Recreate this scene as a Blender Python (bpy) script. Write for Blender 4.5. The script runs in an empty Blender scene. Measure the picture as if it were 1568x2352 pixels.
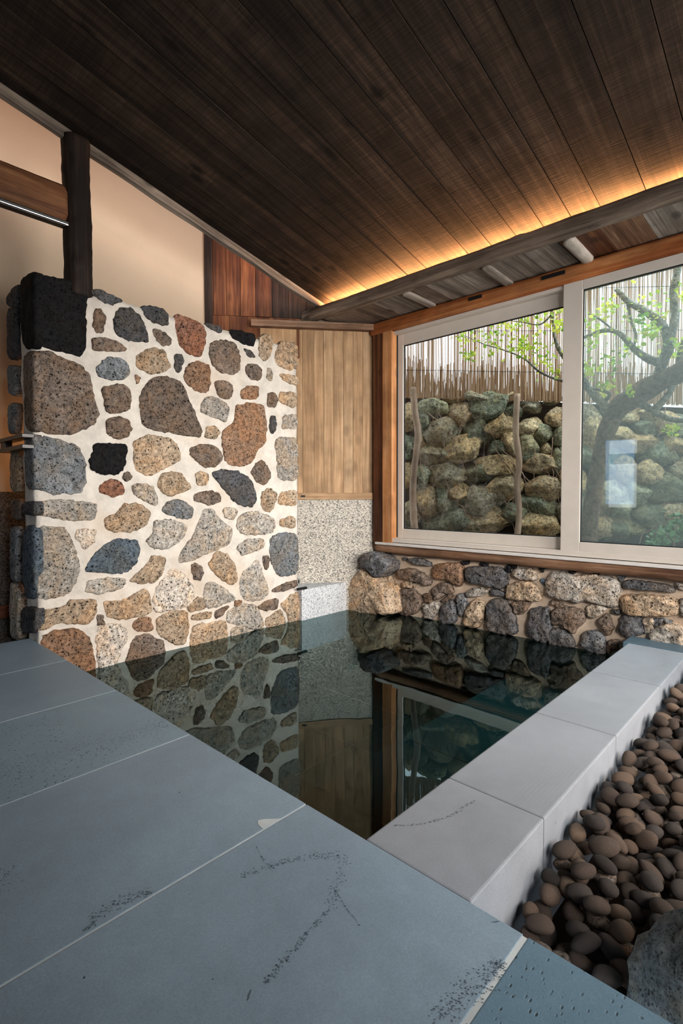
import bpy, bmesh, math, random
from mathutils import Vector, Matrix, noise
SC = bpy.context.scene
COL = SC.collection
random.seed(7)

# ------------------------------------------------------------------ camera
YAW, PITCH, ROLL, FPX = 0.75602, 0.035787, -0.002855, 1189.28
CAM = Vector((0, 0, 1.0))
fw = Vector((-math.sin(YAW)*math.cos(PITCH), math.cos(YAW)*math.cos(PITCH), -math.sin(PITCH)))
r0 = Vector((math.cos(YAW), math.sin(YAW), 0)); u0 = r0.cross(fw)
rt = r0*math.cos(ROLL)+u0*math.sin(ROLL); up = u0*math.cos(ROLL)-r0*math.sin(ROLL)
cd = bpy.data.cameras.new('camera'); cam = bpy.data.objects.new('camera', cd); COL.objects.link(cam)
cd.sensor_fit = 'VERTICAL'; cd.sensor_height = 24; cd.lens = 24*FPX/2352; cd.clip_start = .02
m = Matrix((rt, up, -fw)).transposed().to_4x4(); m.translation = CAM
cam.matrix_world = m
SC.camera = cam

# ------------------------------------------------------------------ exposure, world, lights
vs = SC.view_settings
SC.display_settings.display_device = 'sRGB'
vs.view_transform = 'Standard'; vs.look = 'None'; vs.gamma = 1; vs.exposure = 0.0; vs.use_curve_mapping = False
try:
    SC.cycles.use_denoising = True
    SC.cycles.max_bounces = 10; SC.cycles.diffuse_bounces = 4; SC.cycles.glossy_bounces = 4
    SC.cycles.transparent_max_bounces = 16
    SC.cycles.caustics_reflective = False; SC.cycles.caustics_refractive = False
    SC.cycles.sample_clamp_indirect = 6
except Exception: pass
w = bpy.data.worlds.new('sky'); SC.world = w; w.use_nodes = True
wn = w.node_tree; bg = wn.nodes['Background']
SKY = 3.0
bg.inputs[0].default_value = (0.86, 0.94, 1.0, 1); bg.inputs[1].default_value = SKY

def lamp(name, kind, loc, tgt, energy, color, sx=1, sy=1, spread=None, roll=0):
    d = bpy.data.lights.new(name, kind); o = bpy.data.objects.new(name, d); COL.objects.link(o)
    o.location = loc; d.energy = energy; d.color = color
    q = (Vector(tgt)-Vector(loc)).to_track_quat('-Z', 'Y')
    o.rotation_euler = (q.to_matrix() @ Matrix.Rotation(roll, 3, 'Z')).to_euler()
    if kind == 'AREA':
        d.shape = 'RECTANGLE'; d.size = sx; d.size_y = sy
        if spread: d.spread = spread
    if kind in ('POINT', 'SPOT'): d.shadow_soft_size = sx
    return o
# daylight entering through the glazing of the right wall (outside the picture)
lamp('daylight_side', 'AREA', (2.2, 3.0, 1.5), (-3.8, 2.8, .9), 80, (1.0, .91, .82), 2.4, 1.6, spread=1.6)
lamp('fill_side_near', 'AREA', (2.2, .5, 2.1), (-2.5, 3.4, .2), 52, (1.0, .95, .9), 1.4, 1.2, spread=1.2)  # fill added in front of the solid wall to lift window wall and deck
lamp('aisle_lamp', 'POINT', (-4.4, 1.5, 1.3), (0, 0, 0), 4, (1.0, .45, .16), .08)
# daylight from the sky strip above the court, falling in through the big window
lamp('daylight_court', 'AREA', (-.4, 6.0, 4.6), (-1.6, 3.2, 0), 240, (.84, .93, 1.0), 4.6, .8)
# daylight from the window behind, its deep blue added as cool fill
lamp('daylight_rear', 'AREA', (-3.05, -2.5, 1.4), (-2, 2, .4), 5, (.25, .6, 1.0), .5, 1.3)

# ------------------------------------------------------------------ helpers
def ray(px, py): return fw + rt*((px-784)/FPX) - up*((py-1176)/FPX)
def on(px, py, ax, val):
    d = ray(px, py); return CAM + d*((val-CAM[ax])/d[ax])
def onp(px, py, p0, n):
    d = ray(px, py); n = Vector(n); return CAM + d*((Vector(p0)-CAM).dot(n)/d.dot(n))
def proj(P):
    d = Vector(P)-CAM; z = d.dot(fw); return 784+FPX*d.dot(rt)/z, 1176-FPX*d.dot(up)/z, z
def lin(c):
    if isinstance(c, str): c = [int(c[i:i+2], 16) for i in (0, 2, 4)]
    c = [v/255 for v in c]
    return tuple(v/12.92 if v <= .04045 else ((v+.055)/1.055)**2.4 for v in c)
def mesh_obj(name, V, F, mat=None, parent=None, smooth=False, M=None):
    me = bpy.data.meshes.new(name); me.from_pydata([tuple(v) for v in V], [], F); me.update()
    if smooth: me.polygons.foreach_set('use_smooth', [True]*len(me.polygons))
    if mat: me.materials.append(mat)
    o = bpy.data.objects.new(name, me); COL.objects.link(o)
    if parent: o.parent = parent
    if M is not None: o.matrix_basis = M
    return o
def tag(o, label=None, cat=None, group=None, kind=None):
    if label: o['label'] = label
    if cat: o['category'] = cat
    if group: o['group'] = group
    if kind: o['kind'] = kind
    return o
def empty(name, loc=(0, 0, 0)):
    o = bpy.data.objects.new(name, None); COL.objects.link(o); o.location = loc; o.empty_display_size = .1
    return o
def adopt(o, root):           # put o (built in world coordinates) under root
    o.parent = root; o.matrix_parent_inverse = Matrix.Translation(root.location).inverted(); return o
def frame(x, y, z, o):
    m = Matrix((Vector(x).normalized(), Vector(y).normalized(), Vector(z).normalized())).transposed().to_4x4()
    m.translation = Vector(o); return m
def bbox(name, size, M, mat, parent=None, bev=.004, seg=2, rough=0, cuts=0, color=None):
    """box of size (lx,ly,lz) centred in local coordinates, bevelled, optionally roughened"""
    bm = bmesh.new(); bmesh.ops.create_cube(bm, size=1)
    for v in bm.verts: v.co = Vector((v.co.x*size[0], v.co.y*size[1], v.co.z*size[2]))
    if cuts:
        es = [e for e in bm.edges if abs((e.verts[0].co-e.verts[1].co).x) > .5*size[0]]
        bmesh.ops.subdivide_edges(bm, edges=es, cuts=cuts, use_grid_fill=True)
        if rough:
            s = random.random()*100
            for v in bm.verts:
                n = noise.noise_vector(Vector((v.co.x*3+s, v.co.y*9, v.co.z*9)))
                v.co.y += n.y*rough; v.co.z += n.z*rough
    if bev: bmesh.ops.bevel(bm, geom=[e for e in bm.edges if len(e.link_faces) == 2 and e.calc_face_angle(0) > .6], offset=bev, segments=seg, affect='EDGES', profile=.6)
    me = bpy.data.meshes.new(name); bm.to_mesh(me); bm.free(); me.materials.append(mat)
    o = bpy.data.objects.new(name, me); COL.objects.link(o); o.matrix_basis = M
    if parent:
        o.parent = parent; o.matrix_parent_inverse = Matrix.Translation(parent.location).inverted()
    if color: o.color = color
    return o
def abox(name, x0, x1, y0, y1, z0, z1, mat, parent=None, bev=.004, axis='x', **k):
    c = ((x0+x1)/2, (y0+y1)/2, (z0+z1)/2); s = (x1-x0, y1-y0, z1-z0)
    if axis == 'x': M = Matrix.Translation(c); sz = s
    elif axis == 'y': M = frame((0, 1, 0), (-1, 0, 0), (0, 0, 1), c); sz = (s[1], s[0], s[2])
    else: M = frame((0, 0, 1), (0, 1, 0), (-1, 0, 0), c); sz = (s[2], s[1], s[0])
    return bbox(name, sz, M, mat, parent, bev, **k)
def tube(pts, rads, n=10, wob=0, seed=0, cap=True):
    V = []; F = []; pts = [Vector(p) for p in pts]
    for i, p in enumerate(pts):
        t = (pts[min(i+1, len(pts)-1)]-pts[max(i-1, 0)]).normalized()
        a = Vector((0, 0, 1)) if abs(t.z) < .9 else Vector((0, 1, 0))
        x = t.cross(a).normalized(); y = t.cross(x)
        for k in range(n):
            an = 2*math.pi*k/n
            d = x*math.cos(an)+y*math.sin(an)
            rr = rads[i]*(1+wob*noise.noise(p*7+d*1.3+Vector((seed, 0, 0))))
            V.append(p+d*rr)
    for i in range(len(pts)-1):
        for k in range(n):
            F.append((i*n+k, i*n+(k+1) % n, (i+1)*n+(k+1) % n, (i+1)*n+k))
    if cap: F.append(tuple(range(n-1, -1, -1))); F.append(tuple(range((len(pts)-1)*n, len(pts)*n)))
    return V, F
def smoothpath(P, R, sub=6):
    out = []; ro = []; P = [Vector(p) for p in P]
    for i in range(len(P)-1):
        p0, p1, p2, p3 = P[max(i-1, 0)], P[i], P[i+1], P[min(i+2, len(P)-1)]
        for s in range(sub):
            t = s/sub
            out.append(.5*((2*p1)+(p2-p0)*t+(2*p0-5*p1+4*p2-p3)*t*t+(3*p1-p0-3*p2+p3)*t**3)); ro.append(R[i]*(1-t)+R[i+1]*t)
    out.append(P[-1]); ro.append(R[-1]); return out, ro

# ------------------------------------------------------------------ materials
class NT:
    def __init__(s, name):
        s.m = bpy.data.materials.new(name); s.m.use_nodes = True; s.t = s.m.node_tree; s.t.nodes.clear()
        s.out = s.n('ShaderNodeOutputMaterial'); s.b = s.n('ShaderNodeBsdfPrincipled'); s.l(s.b.outputs[0], s.out.inputs[0])
    def n(s, k, **kw):
        x = s.t.nodes.new(k)
        for a, v in kw.items(): setattr(x, a, v)
        return x
    def l(s, a, b): s.t.links.new(a, b)
    def v(s, sock, val):
        if hasattr(val, 'is_output') or isinstance(val, bpy.types.NodeSocket): s.l(val, sock)
        else: sock.default_value = val
    def coord(s, scale=(1, 1, 1), kind='Object', off=None):
        c = s.n('ShaderNodeTexCoord'); mp = s.n('ShaderNodeMapping'); s.l(c.outputs[kind], mp.inputs[0]); mp.inputs['Scale'].default_value = scale
        if off is not None: s.l(off, mp.inputs['Location'])
        return mp.outputs[0]
    def rnd(s, k=37.0):
        i = s.n('ShaderNodeObjectInfo'); mm = s.n('ShaderNodeMath', operation='MULTIPLY'); s.l(i.outputs['Random'], mm.inputs[0]); mm.inputs[1].default_value = k
        return mm.outputs[0]
    def noise(s, vec, scale, det=4, rough=.55, dist=0):
        x = s.n('ShaderNodeTexNoise'); s.l(vec, x.inputs['Vector']); x.inputs['Scale'].default_value = scale
        x.inputs['Detail'].default_value = det; x.inputs['Roughness'].default_value = rough; x.inputs['Distortion'].default_value = dist
        return x.outputs[0]
    def voro(s, vec, scale, feat='F1'):
        x = s.n('ShaderNodeTexVoronoi', feature=feat); s.l(vec, x.inputs['Vector']); x.inputs['Scale'].default_value = scale
        return x.outputs[0]
    def ramp(s, fac, stops):
        x = s.n('ShaderNodeValToRGB'); s.l(fac, x.inputs[0]); e = x.color_ramp.elements
        while len(e) > 1: e.remove(e[-1])
        for i, (p, c) in enumerate(stops):
            q = e[0] if i == 0 else e.new(p); q.position = p
            c = (c, c, c) if isinstance(c, (int, float)) else c
            q.color = tuple(c)+(1,)
        return x.outputs[0]
    def mix(s, f, a, b, blend='MIX'):
        x = s.n('ShaderNodeMix', data_type='RGBA', blend_type=blend)
        for i, q in ((0, f), (6, a), (7, b)):
            if isinstance(q, bpy.types.NodeSocket): s.l(q, x.inputs[i])
            else: x.inputs[i].default_value = q if i == 0 else tuple(q)+(1,)
        return x.outputs[2]
    def math(s, op, a, b=0.0):
        x = s.n('ShaderNodeMath', operation=op)
        for i, q in ((0, a), (1, b)):
            if isinstance(q, bpy.types.NodeSocket): s.l(q, x.inputs[i])
            else: x.inputs[i].default_value = q
        return x.outputs[0]
    def bump(s, h, dist, strength=1.0, nrm=None):
        x = s.n('ShaderNodeBump'); s.l(h, x.inputs['Height']); x.inputs['Distance'].default_value = dist; x.inputs['Strength'].default_value = strength
        if nrm is not None: s.l(nrm, x.inputs['Normal'])
        return x.outputs[0]
    def fin(s, col, rough, nrm=None, spec=.4, metal=0):
        s.v(s.b.inputs['Base Color'], col if isinstance(col, bpy.types.NodeSocket) else tuple(col)+(1,))
        s.v(s.b.inputs['Roughness'], rough); s.b.inputs['Specular IOR Level'].default_value = spec; s.b.inputs['Metallic'].default_value = metal
        if nrm is not None: s.l(nrm, s.b.inputs['Normal'])
        return s.m

def wood(name, dark, mid, light, saw=0.0, rough=.7, knots=.6, gscale=1.0, bumpd=.002, tone=.35, ax='x', stripe=.5):
    """wood with the grain along one local axis"""
    s = NT(name); r = s.rnd()
    cx = s.n('ShaderNodeCombineXYZ'); s.l(r, cx.inputs[0]); s.l(r, cx.inputs[1]); s.l(r, cx.inputs[2])
    vec = s.coord((1, 1, 1), off=cx.outputs[0])
    def stretch(v, a, b):
        m_ = s.n('ShaderNodeMapping'); s.l(v, m_.inputs[0]); m_.inputs['Scale'].default_value = (a, b, b) if ax == 'x' else (b, b, a); return m_.outputs[0]
    g1 = s.noise(stretch(vec, .6, 16*gscale), 1.6, 5, .6, .8)
    g2 = s.noise(stretch(vec, .4, 3.2*gscale), 1.5, 3, .5, .5)
    # ring lines: contour bands of the broad noise give cathedral figure
    rings = s.math('FRACT', s.math('MULTIPLY', g2, 13.0))
    rg = s.ramp(rings, [(0, .75), (.35, 1.0), (.8, 1.05), (1, .72)])
    col = s.ramp(s.math('ADD', s.math('MULTIPLY', g1, .6), s.math('MULTIPLY', g2, .4)), [(.34, dark), (.5, mid), (.66, light)])
    col = s.mix(stripe, col, rg, 'MULTIPLY')
    fn = s.noise(stretch(vec, 1.2, 110*gscale), 2.2, 2)
    col = s.mix(.45, col, s.ramp(fn, [(.3, .62), (.65, 1.08)]), 'MULTIPLY')
    big = s.noise(vec, 1.9, 4, .6)
    col = s.mix(.75, col, s.ramp(big, [(.32, .45), (.65, 1.18)]), 'MULTIPLY')
    i = s.n('ShaderNodeObjectInfo')
    wn_ = s.n('ShaderNodeTexWhiteNoise', noise_dimensions='1D'); s.l(s.rnd(91), wn_.inputs['W'])
    tn = s.ramp(wn_.outputs[0], [(0, 1-tone), (1, 1+tone*.5)])
    col = s.mix(1.0, col, tn, 'MULTIPLY')
    if knots:
        k = s.voro(stretch(vec, 2.6, 5), 1.0)
        kf = s.ramp(k, [(.07, 1.0), (.12, .8), (.2, 0)])
        col = s.mix(s.math('MULTIPLY', kf, knots), col, tuple(c*.25 for c in dark))
    h = s.math('ADD', s.math('MULTIPLY', fn, .5), g1)
    if saw:
        sw = s.n('ShaderNodeMapping'); s.l(vec, sw.inputs[0]); sw.inputs['Scale'].default_value = (60, 3.2, 3.2); sw.inputs['Rotation'].default_value = (0, 0, .12)
        sn = s.noise(sw.outputs[0], 1.6, 3, .7)
        col = s.mix(saw, col, s.ramp(sn, [(.35, .55), (.6, 1.12)]), 'MULTIPLY')
        sb = s.n('ShaderNodeMapping'); s.l(vec, sb.inputs[0]); sb.inputs['Scale'].default_value = (7, .12, .12); sb.inputs['Rotation'].default_value = (0, 0, .06)
        s2 = s.noise(sb.outputs[0], 1.3, 1)
        col = s.mix(saw*.7, col, s.ramp(s2, [(.36, .62), (.6, 1.15)]), 'MULTIPLY')
        h = s.math('ADD', h, sn)
    return s.fin(col, rough, s.bump(h, bumpd, .7), .25)

def stone(name, pit=.6, scale=1.0, bumpd=.012, rough=.9, wet=False):
    """porous lava stone; base colour from the object colour"""
    s = NT(name); i = s.n('ShaderNodeObjectInfo'); r = s.rnd(53)
    cx = s.n('ShaderNodeCombineXYZ'); s.l(r, cx.inputs[0]); s.l(r, cx.inputs[1])
    vec = s.coord((1, 1, 1), off=cx.outputs[0])
    n1 = s.noise(vec, 6*scale, 5, .62, .6); n2 = s.noise(vec, 34*scale, 4, .75); n3 = s.noise(vec, 4.2*scale, 3, .55); n4 = s.noise(vec, 19*scale, 3, .6)
    v1 = s.voro(vec, 62*scale); v2 = s.voro(vec, 28*scale)
    col = s.mix(s.ramp(n1, [(.45, 0), (.6, .8)]), i.outputs['Color'], s.mix(1.0, i.outputs['Color'], (1.25, 1.05, .86), 'MULTIPLY'))
    col = s.mix(s.ramp(n3, [(.52, 0), (.66, .5)]), col, s.mix(1.0, i.outputs['Color'], (1.5, 1.55, 1.62), 'MULTIPLY'))
    col = s.mix(s.ramp(n4, [(.3, .55), (.46, 0)]), col, s.mix(1.0, col, (.42, .44, .48), 'MULTIPLY'))
    col = s.mix(.95, col, s.ramp(n2, [(.32, .3), (.48, .9), (.62, 1.35), (.75, 2.0)]), 'MULTIPLY')
    p1 = s.ramp(s.math('ADD', v1, s.math('MULTIPLY', n4, .3)), [(.3, 0), (.42, 1)]); p2 = s.ramp(s.math('ADD', v2, s.math('MULTIPLY', n1, .5)), [(.36, 0), (.46, 1)])
    pits = s.mix(1.0, p1, p2, 'MULTIPLY')
    col = s.mix(pit, col, s.mix(1.0, col, s.ramp(pits, [(0, .1), (1, 1.15)]), 'MULTIPLY'))
    h = s.math('ADD', s.math('MULTIPLY', pits, .6), s.math('ADD', s.math('MULTIPLY', n2, .5), n1))
    return s.fin(col, rough, s.bump(h, bumpd, .9), .2)

def mortar(name, base):
    s = NT(name); vec = s.coord(); n = s.noise(vec, 9, 5, .65); n2 = s.noise(vec, 60, 3, .6); n3 = s.noise(vec, 2.2, 3)
    col = s.mix(s.ramp(n, [(.35, .6), (.65, 0)]), base, tuple(c*.62 for c in base))
    col = s.mix(s.ramp(n3, [(.5, 0), (.75, .45)]), col, (base[0]*.8, base[1]*.62, base[2]*.46))
    return s.fin(col, .9, s.bump(s.math('ADD', n, s.math('MULTIPLY', n2, .4)), .012, .7), .2)

def plaster(name, base):
    s = NT(name); vec = s.coord(); n = s.noise(vec, 1.6, 4, .6, .5); n2 = s.noise(vec, 40, 4, .7); n3 = s.noise(vec, 7, 4, .6, 1.2)
    col = s.mix(s.ramp(n, [(.35, .4), (.7, 0)]), base, tuple(c*.8 for c in base))
    h = s.math('ADD', s.math('MULTIPLY', n2, .25), n3)
    return s.fin(col, .85, s.bump(h, .006, .35), .2)

def granite(name, c1, c2, c3, sc=1.0, rough=.65):
    s = NT(name); vec = s.coord(); v = s.n('ShaderNodeTexVoronoi'); s.l(vec, v.inputs[0]); v.inputs['Scale'].default_value = 120*sc
    n = s.noise(vec, 90*sc, 4, .7); b = s.noise(vec, 1.8, 3)
    hsv = s.n('ShaderNodeSeparateColor'); s.l(v.outputs['Color'], hsv.inputs[0])
    col = s.ramp(hsv.outputs[0], [(0, c1), (.22, c1), (.24, c2), (.7, c2), (.72, c3), (1, c3)])
    col = s.mix(.5, col, s.ramp(n, [(.35, .55), (.65, 1.2)]), 'MULTIPLY')
    col = s.mix(.35, col, s.ramp(b, [(.35, .75), (.65, 1.15)]), 'MULTIPLY')
    return s.fin(col, rough, s.bump(n, .002, .5), .35)

def basalt(name, base, pitted=0.0, rough=.42):
    """honed basalt slab: soft clouds, fine grain, bands of open pits"""
    s = NT(name); r = s.rnd(29); cx = s.n('ShaderNodeCombineXYZ'); s.l(r, cx.inputs[0]); s.l(r, cx.inputs[1])
    vec = s.coord(off=cx.outputs[0])
    n = s.noise(vec, 1.7, 4, .6, .4); g = s.noise(vec, 260, 3, .7); n5 = s.noise(vec, 16, 4, .65)
    col = s.mix(s.ramp(n, [(.3, 0), (.7, 1)]), tuple(c*.86 for c in base), tuple(c*1.1 for c in base))
    col = s.mix(.5, col, s.ramp(g, [(.3, .72), (.7, 1.22)]), 'MULTIPLY')
    col = s.mix(.35, col, s.ramp(n5, [(.35, .85), (.7, 1.1)]), 'MULTIPLY')
    st = s.n('ShaderNodeMapping'); s.l(vec, st.inputs[0]); st.inputs['Scale'].default_value = (1, .45, 1); st.inputs['Rotation'].default_value = (0, 0, .5)
    v = s.voro(st.outputs[0], 95); v2 = s.voro(vec, 38)
    msk = s.ramp(s.noise(vec, 1.5, 3, .5), [(.52-.25*pitted, 0), (.6-.2*pitted, 1)])
    cell = s.noise(vec, 30, 2)
    pits = s.math('MULTIPLY', s.ramp(v, [(.12, 1), (.26, 0)]), s.ramp(cell, [(.45, 0), (.52, 1)]))
    pits = s.math('MAXIMUM', pits, s.math('MULTIPLY', s.ramp(v2, [(.08, 1), (.15, 0)]), s.ramp(cell, [(.5, 0), (.55, 1)])))
    pits = s.math('MULTIPLY', pits, msk if pitted > 0 else 0.0)
    sp = s.ramp(s.voro(vec, 9), [(.018, 1), (.03, 0)])
    pits = s.math('MAXIMUM', pits, sp)
    col = s.mix(pits, col, tuple(c*.22 for c in base))
    arc = s.n('ShaderNodeTexWave', wave_type='RINGS'); s.l(vec, arc.inputs[0]); arc.inputs['Scale'].default_value = 22; arc.inputs['Distortion'].default_value = 1.5; arc.inputs['Detail Scale'].default_value = .4
    am = s.ramp(s.noise(vec, 2.1, 2), [(.58, 0), (.7, .07)])
    col = s.mix(am, col, s.mix(1.0, col, s.ramp(arc.outputs[1], [(.3, .75), (.7, 1.35)]), 'MULTIPLY'))
    h = s.math('SUBTRACT', s.math('MULTIPLY', g, .25), pits)
    return s.fin(col, s.ramp(n5, [(.3, rough), (.7, rough+.15)]), s.bump(h, .003, .6), .4)

def plain(name, col, rough=.5, spec=.4, metal=0, var=.12, sc=8):
    s = NT(name); vec = s.coord(); n = s.noise(vec, sc, 4)
    c = s.mix(s.ramp(n, [(.35, 0), (.65, 1)]), tuple(x*(1-var) for x in col), tuple(x*(1+var) for x in col))
    return s.fin(c, rough, s.bump(n, .001, .2), spec, metal)

W_CEIL = wood('sawn_ceiling_wood', lin('181514'), lin('362b24'), lin('544337'), saw=.75, knots=.9, rough=.75, tone=.6, bumpd=.003)
W_RED = wood('red_brown_wood', lin('351c12'), lin('6a3f27'), lin('8f5f3c'), rough=.6, tone=.35)
W_TAN = wood('tan_board_wood', lin('8e6e50'), lin('b8946f'), lin('d3b28c'), rough=.65, tone=.1, knots=.35, stripe=.3)
W_GREY = wood('weathered_grey_wood', lin('4d4640'), lin('867c72'), lin('b3a99e'), rough=.85, tone=.3, bumpd=.005)
W_PALE = wood('pale_weathered_wood', lin('7d746a'), lin('a79d92'), lin('c4bbb0'), rough=.85, tone=.1, knots=.2)
W_DARK = wood('aged_and_shaded_wood', lin('120d0b'), lin('261c17'), lin('43332a'), rough=.7, tone=.1, bumpd=.006)
W_BEAM = wood('driftwood_beam', lin('4a3d34'), lin('867567'), lin('b09e8c'), rough=.8, tone=.1, bumpd=.006)
W_ORNG = wood('orange_new_wood', lin('84431c'), lin('b0683a'), lin('c98a58'), rough=.55, tone=.15, knots=.3)
W_CROSS = wood('brown_crossbeam_wood', lin('43281a'), lin('7f5236'), lin('a3754f'), rough=.7, tone=.05, bumpd=.005)
W_PEACH = wood('pale_orange_wood', lin('b06f42'), lin('d0925f'), lin('e0ac7e'), rough=.5, tone=.05, knots=.3, stripe=.3)
W_SILL = wood('sill_log_wood', lin('54382a'), lin('8a6850'), lin('b0917a'), rough=.7, tone=.1, bumpd=.006)
W_POLE = wood('driftwood_pole', lin('5e4b3c'), lin('8e7662'), lin('ab957f'), rough=.8, tone=.1, knots=.2, ax='z')
STONE = stone('lava_stone', pit=.95); STONE_R = stone('rough_lava_stone', pit=.8, scale=.8, bumpd=.04); ROCK = stone('mossy_field_rock', pit=.35, scale=.6, bumpd=.07)
PEB = stone('pebble_stone', pit=.7, scale=2.2, bumpd=.0022, rough=.8)
MORT = mortar('white_mortar', lin('e0d8ce')); MORT2 = mortar('sandy_mortar', lin('dcc6b0'))
PLAS = plaster('beige_plaster', lin('ab9a85'))
GRAN = granite('washed_granite', lin('6c6a66'), lin('b5afa5'), lin('ddd5c8'))
GRANP = granite('pale_granite', lin('8f9499'), lin('c9ccd0'), lin('dcdde0'), .9)
GRAND = granite('dark_granite', lin('1d1c1c'), lin('3c3936'), lin('595550'))
BAS = basalt('honed_basalt', lin('7e909f'), 0); BASP = basalt('pitted_basalt', lin('5d7788'), 1.0)
BASM = basalt('partly_pitted_basalt', lin('7b909e'), .55)
BASC = basalt('ledge_basalt', lin('838890'), 0, .5)
GROUT = plain('pale_grout', lin('b0b6b8'), .9)
POOLT = basalt('pool_basalt', lin('5d6c6c'), 0, .6)
FRAMEM = plain('beige_window_frame', lin('cfc7be'), .45, .4, 0, .03)
GASK = plain('black_gasket', lin('16181a'), .6)
WHITE = plain('white_sill_stone', lin('dcd8d4'), .35, .5, 0, .04)
STEEL = plain('brushed_steel', lin('c9cbcc'), .25, .5, 1.0, .05)
IRON = plain('dark_iron', lin('1a1210'), .35, .5, .1)
BLACK = plain('black_slot', lin('08090a'), .6)
SOIL = plain('dark_soil', lin('2c241d'), .95, .1, 0, .3)

def glass_mat(name, tint, refl=1.0, haze=0.0):
    s = NT(name); s.t.nodes.remove(s.b)
    tr = s.n('ShaderNodeBsdfTransparent'); tr.inputs[0].default_value = tint+(1,)
    gl = s.n('ShaderNodeBsdfGlossy'); gl.inputs['Roughness'].default_value = 0; gl.inputs[0].default_value = (1, 1, 1, 1)
    fr = s.n('ShaderNodeFresnel'); fr.inputs[0].default_value = 1.5
    f = s.math('MINIMUM', s.math('MULTIPLY', fr.outputs[0], refl), 1.0)
    mx = s.n('ShaderNodeMixShader'); s.l(f, mx.inputs[0]); s.l(tr.outputs[0], mx.inputs[1]); s.l(gl.outputs[0], mx.inputs[2])
    last = mx.outputs[0]
    if haze:
        df = s.n('ShaderNodeBsdfTranslucent'); df.inputs[0].default_value = (.8, .95, .9, 1)  # pale haze put in for the veil of room reflections
        m2 = s.n('ShaderNodeMixShader'); m2.inputs[0].default_value = haze; s.l(last, m2.inputs[1]); s.l(df.outputs[0], m2.inputs[2]); last = m2.outputs[0]
    s.l(last, s.out.inputs[0]); return s.m
GLASS = glass_mat('clear_glass', (.97, .99, .98)); GLASS2 = glass_mat('greenish_glass', (.84, .95, .92), 2.0, .12)

def water_mat():
    s = NT('pool_water'); s.t.nodes.remove(s.b)
    vec = s.coord(); n = s.noise(vec, 5, 2, .4); nb = s.bump(n, .004, .12)
    tr = s.n('ShaderNodeBsdfTransparent'); tr.inputs[0].default_value = (.72, .9, .9, 1)
    gl = s.n('ShaderNodeBsdfGlossy'); gl.inputs['Roughness'].default_value = 0; gl.inputs[0].default_value = (.74, .95, .97, 1); s.l(nb, gl.inputs['Normal'])
    fr = s.n('ShaderNodeFresnel'); fr.inputs[0].default_value = 1.5
    mx = s.n('ShaderNodeMixShader'); s.l(fr.outputs[0], mx.inputs[0]); s.l(tr.outputs[0], mx.inputs[1]); s.l(gl.outputs[0], mx.inputs[2]); s.l(mx.outputs[0], s.out.inputs[0])
    va = s.n('ShaderNodeVolumeAbsorption'); va.inputs[0].default_value = (.22, .62, .64, 1); va.inputs[1].default_value = 2.0; s.l(va.outputs[0], s.out.inputs[1])
    return s.m
WATER = water_mat()

# ------------------------------------------------------------------ STRUCTURE
WX0, WX1, WY0 = -3.95, 2.4, -2.6
JX = [-4.03, -3.325, -2.625, -1.915, -1.205, -.478, .26, 1.0, 1.74, 2.4]
DE = 1.11
fl = empty('floor'); tag(fl, kind='structure')
smat = [BAS, BAS, BASM, BAS, BAS, BASP, BASM, BAS, BAS]
for i in range(len(JX)-1):
    g = .004 if i not in (4, 5) else .006
    a, b = JX[i]+(.0025 if i != 5 else .006), JX[i+1]-(.0025 if i != 4 else .006)
    for (y0, y1) in ((-.55, DE), (-2.6, -.555)):
        abox('floor_slab', a, b, y0, y1, -.12, 0, smat[i], fl, .0025)
abox('grout', JX[0]+.01, JX[-1], -2.6, DE-.004, -.11, -.0012, GROUT, fl, 0)
# veins of open pits, gouges and a mortar patch in the slabs
VEIN = plain('vein_pits', lin('46555f'), .8, .3, 0, .5, 160); GOUGE = plain('gouge_dark', lin('4a5862'), .8)
def ribbon(pts, wid, mat, name, root, z=.0006, seed=1, brk=.0):
    P = [on(px, py, 2, z) for px, py in pts]; Q, R = smoothpath(P, wid, 10)
    V = []; F = []
    for i, p in enumerate(Q):
        t = (Q[min(i+1, len(Q)-1)]-Q[max(i-1, 0)]).normalized(); nrm = Vector((-t.y, t.x, 0))
        a = R[i]*(.5+.8*abs(noise.noise(p*60+Vector((seed, 0, 0))))); b = R[i]*(.5+.8*abs(noise.noise(p*55+Vector((0, seed, 9)))))
        V += [p+nrm*a, p-nrm*b]
        if i and noise.noise(p*70) > brk-.9: F.append((2*i-2, 2*i-1, 2*i+1, 2*i))
    return adopt(mesh_obj(name, V, F, mat), root)
def specks(pts, wid, n, mat, root, seed):
    rs = random.Random(seed); P = [on(px, py, 2, .0008) for px, py in pts]; Q, R = smoothpath(P, wid, 20); V = []; F = []
    for k in range(n):
        i = rs.randrange(len(Q)); c = Q[i]+Vector((rs.gauss(0, 1), rs.gauss(0, 1), 0))*R[i]
        r = rs.uniform(.0006, .0022); b = len(V); a0 = rs.random()*6; e = rs.uniform(.4, 1)
        for j in range(6):
            a = a0+j*math.pi/3; V.append(c+Vector((math.cos(a)*r, math.sin(a)*r*e, 0)))
        F.append(tuple(range(b, b+6)))
    o = adopt(mesh_obj('vein', V, F, mat), root); o['kind'] = 'stuff'; return o
v1 = [(560, 2010), (620, 1990), (680, 1972), (740, 1966), (790, 1972)]
v2 = [(790, 1972), (775, 2030), (752, 2090), (700, 2150), (660, 2200), (610, 2255)]
specks(v1, [.004, .007, .008, .01, .012], 260, GOUGE, fl, 1); specks(v2, [.014, .011, .006, .004, .006, .003], 330, GOUGE, fl, 2)
specks([(590, 1945), (605, 1975), (630, 1995)], [.001, .002, .001], 40, GOUGE, fl, 3)
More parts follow.
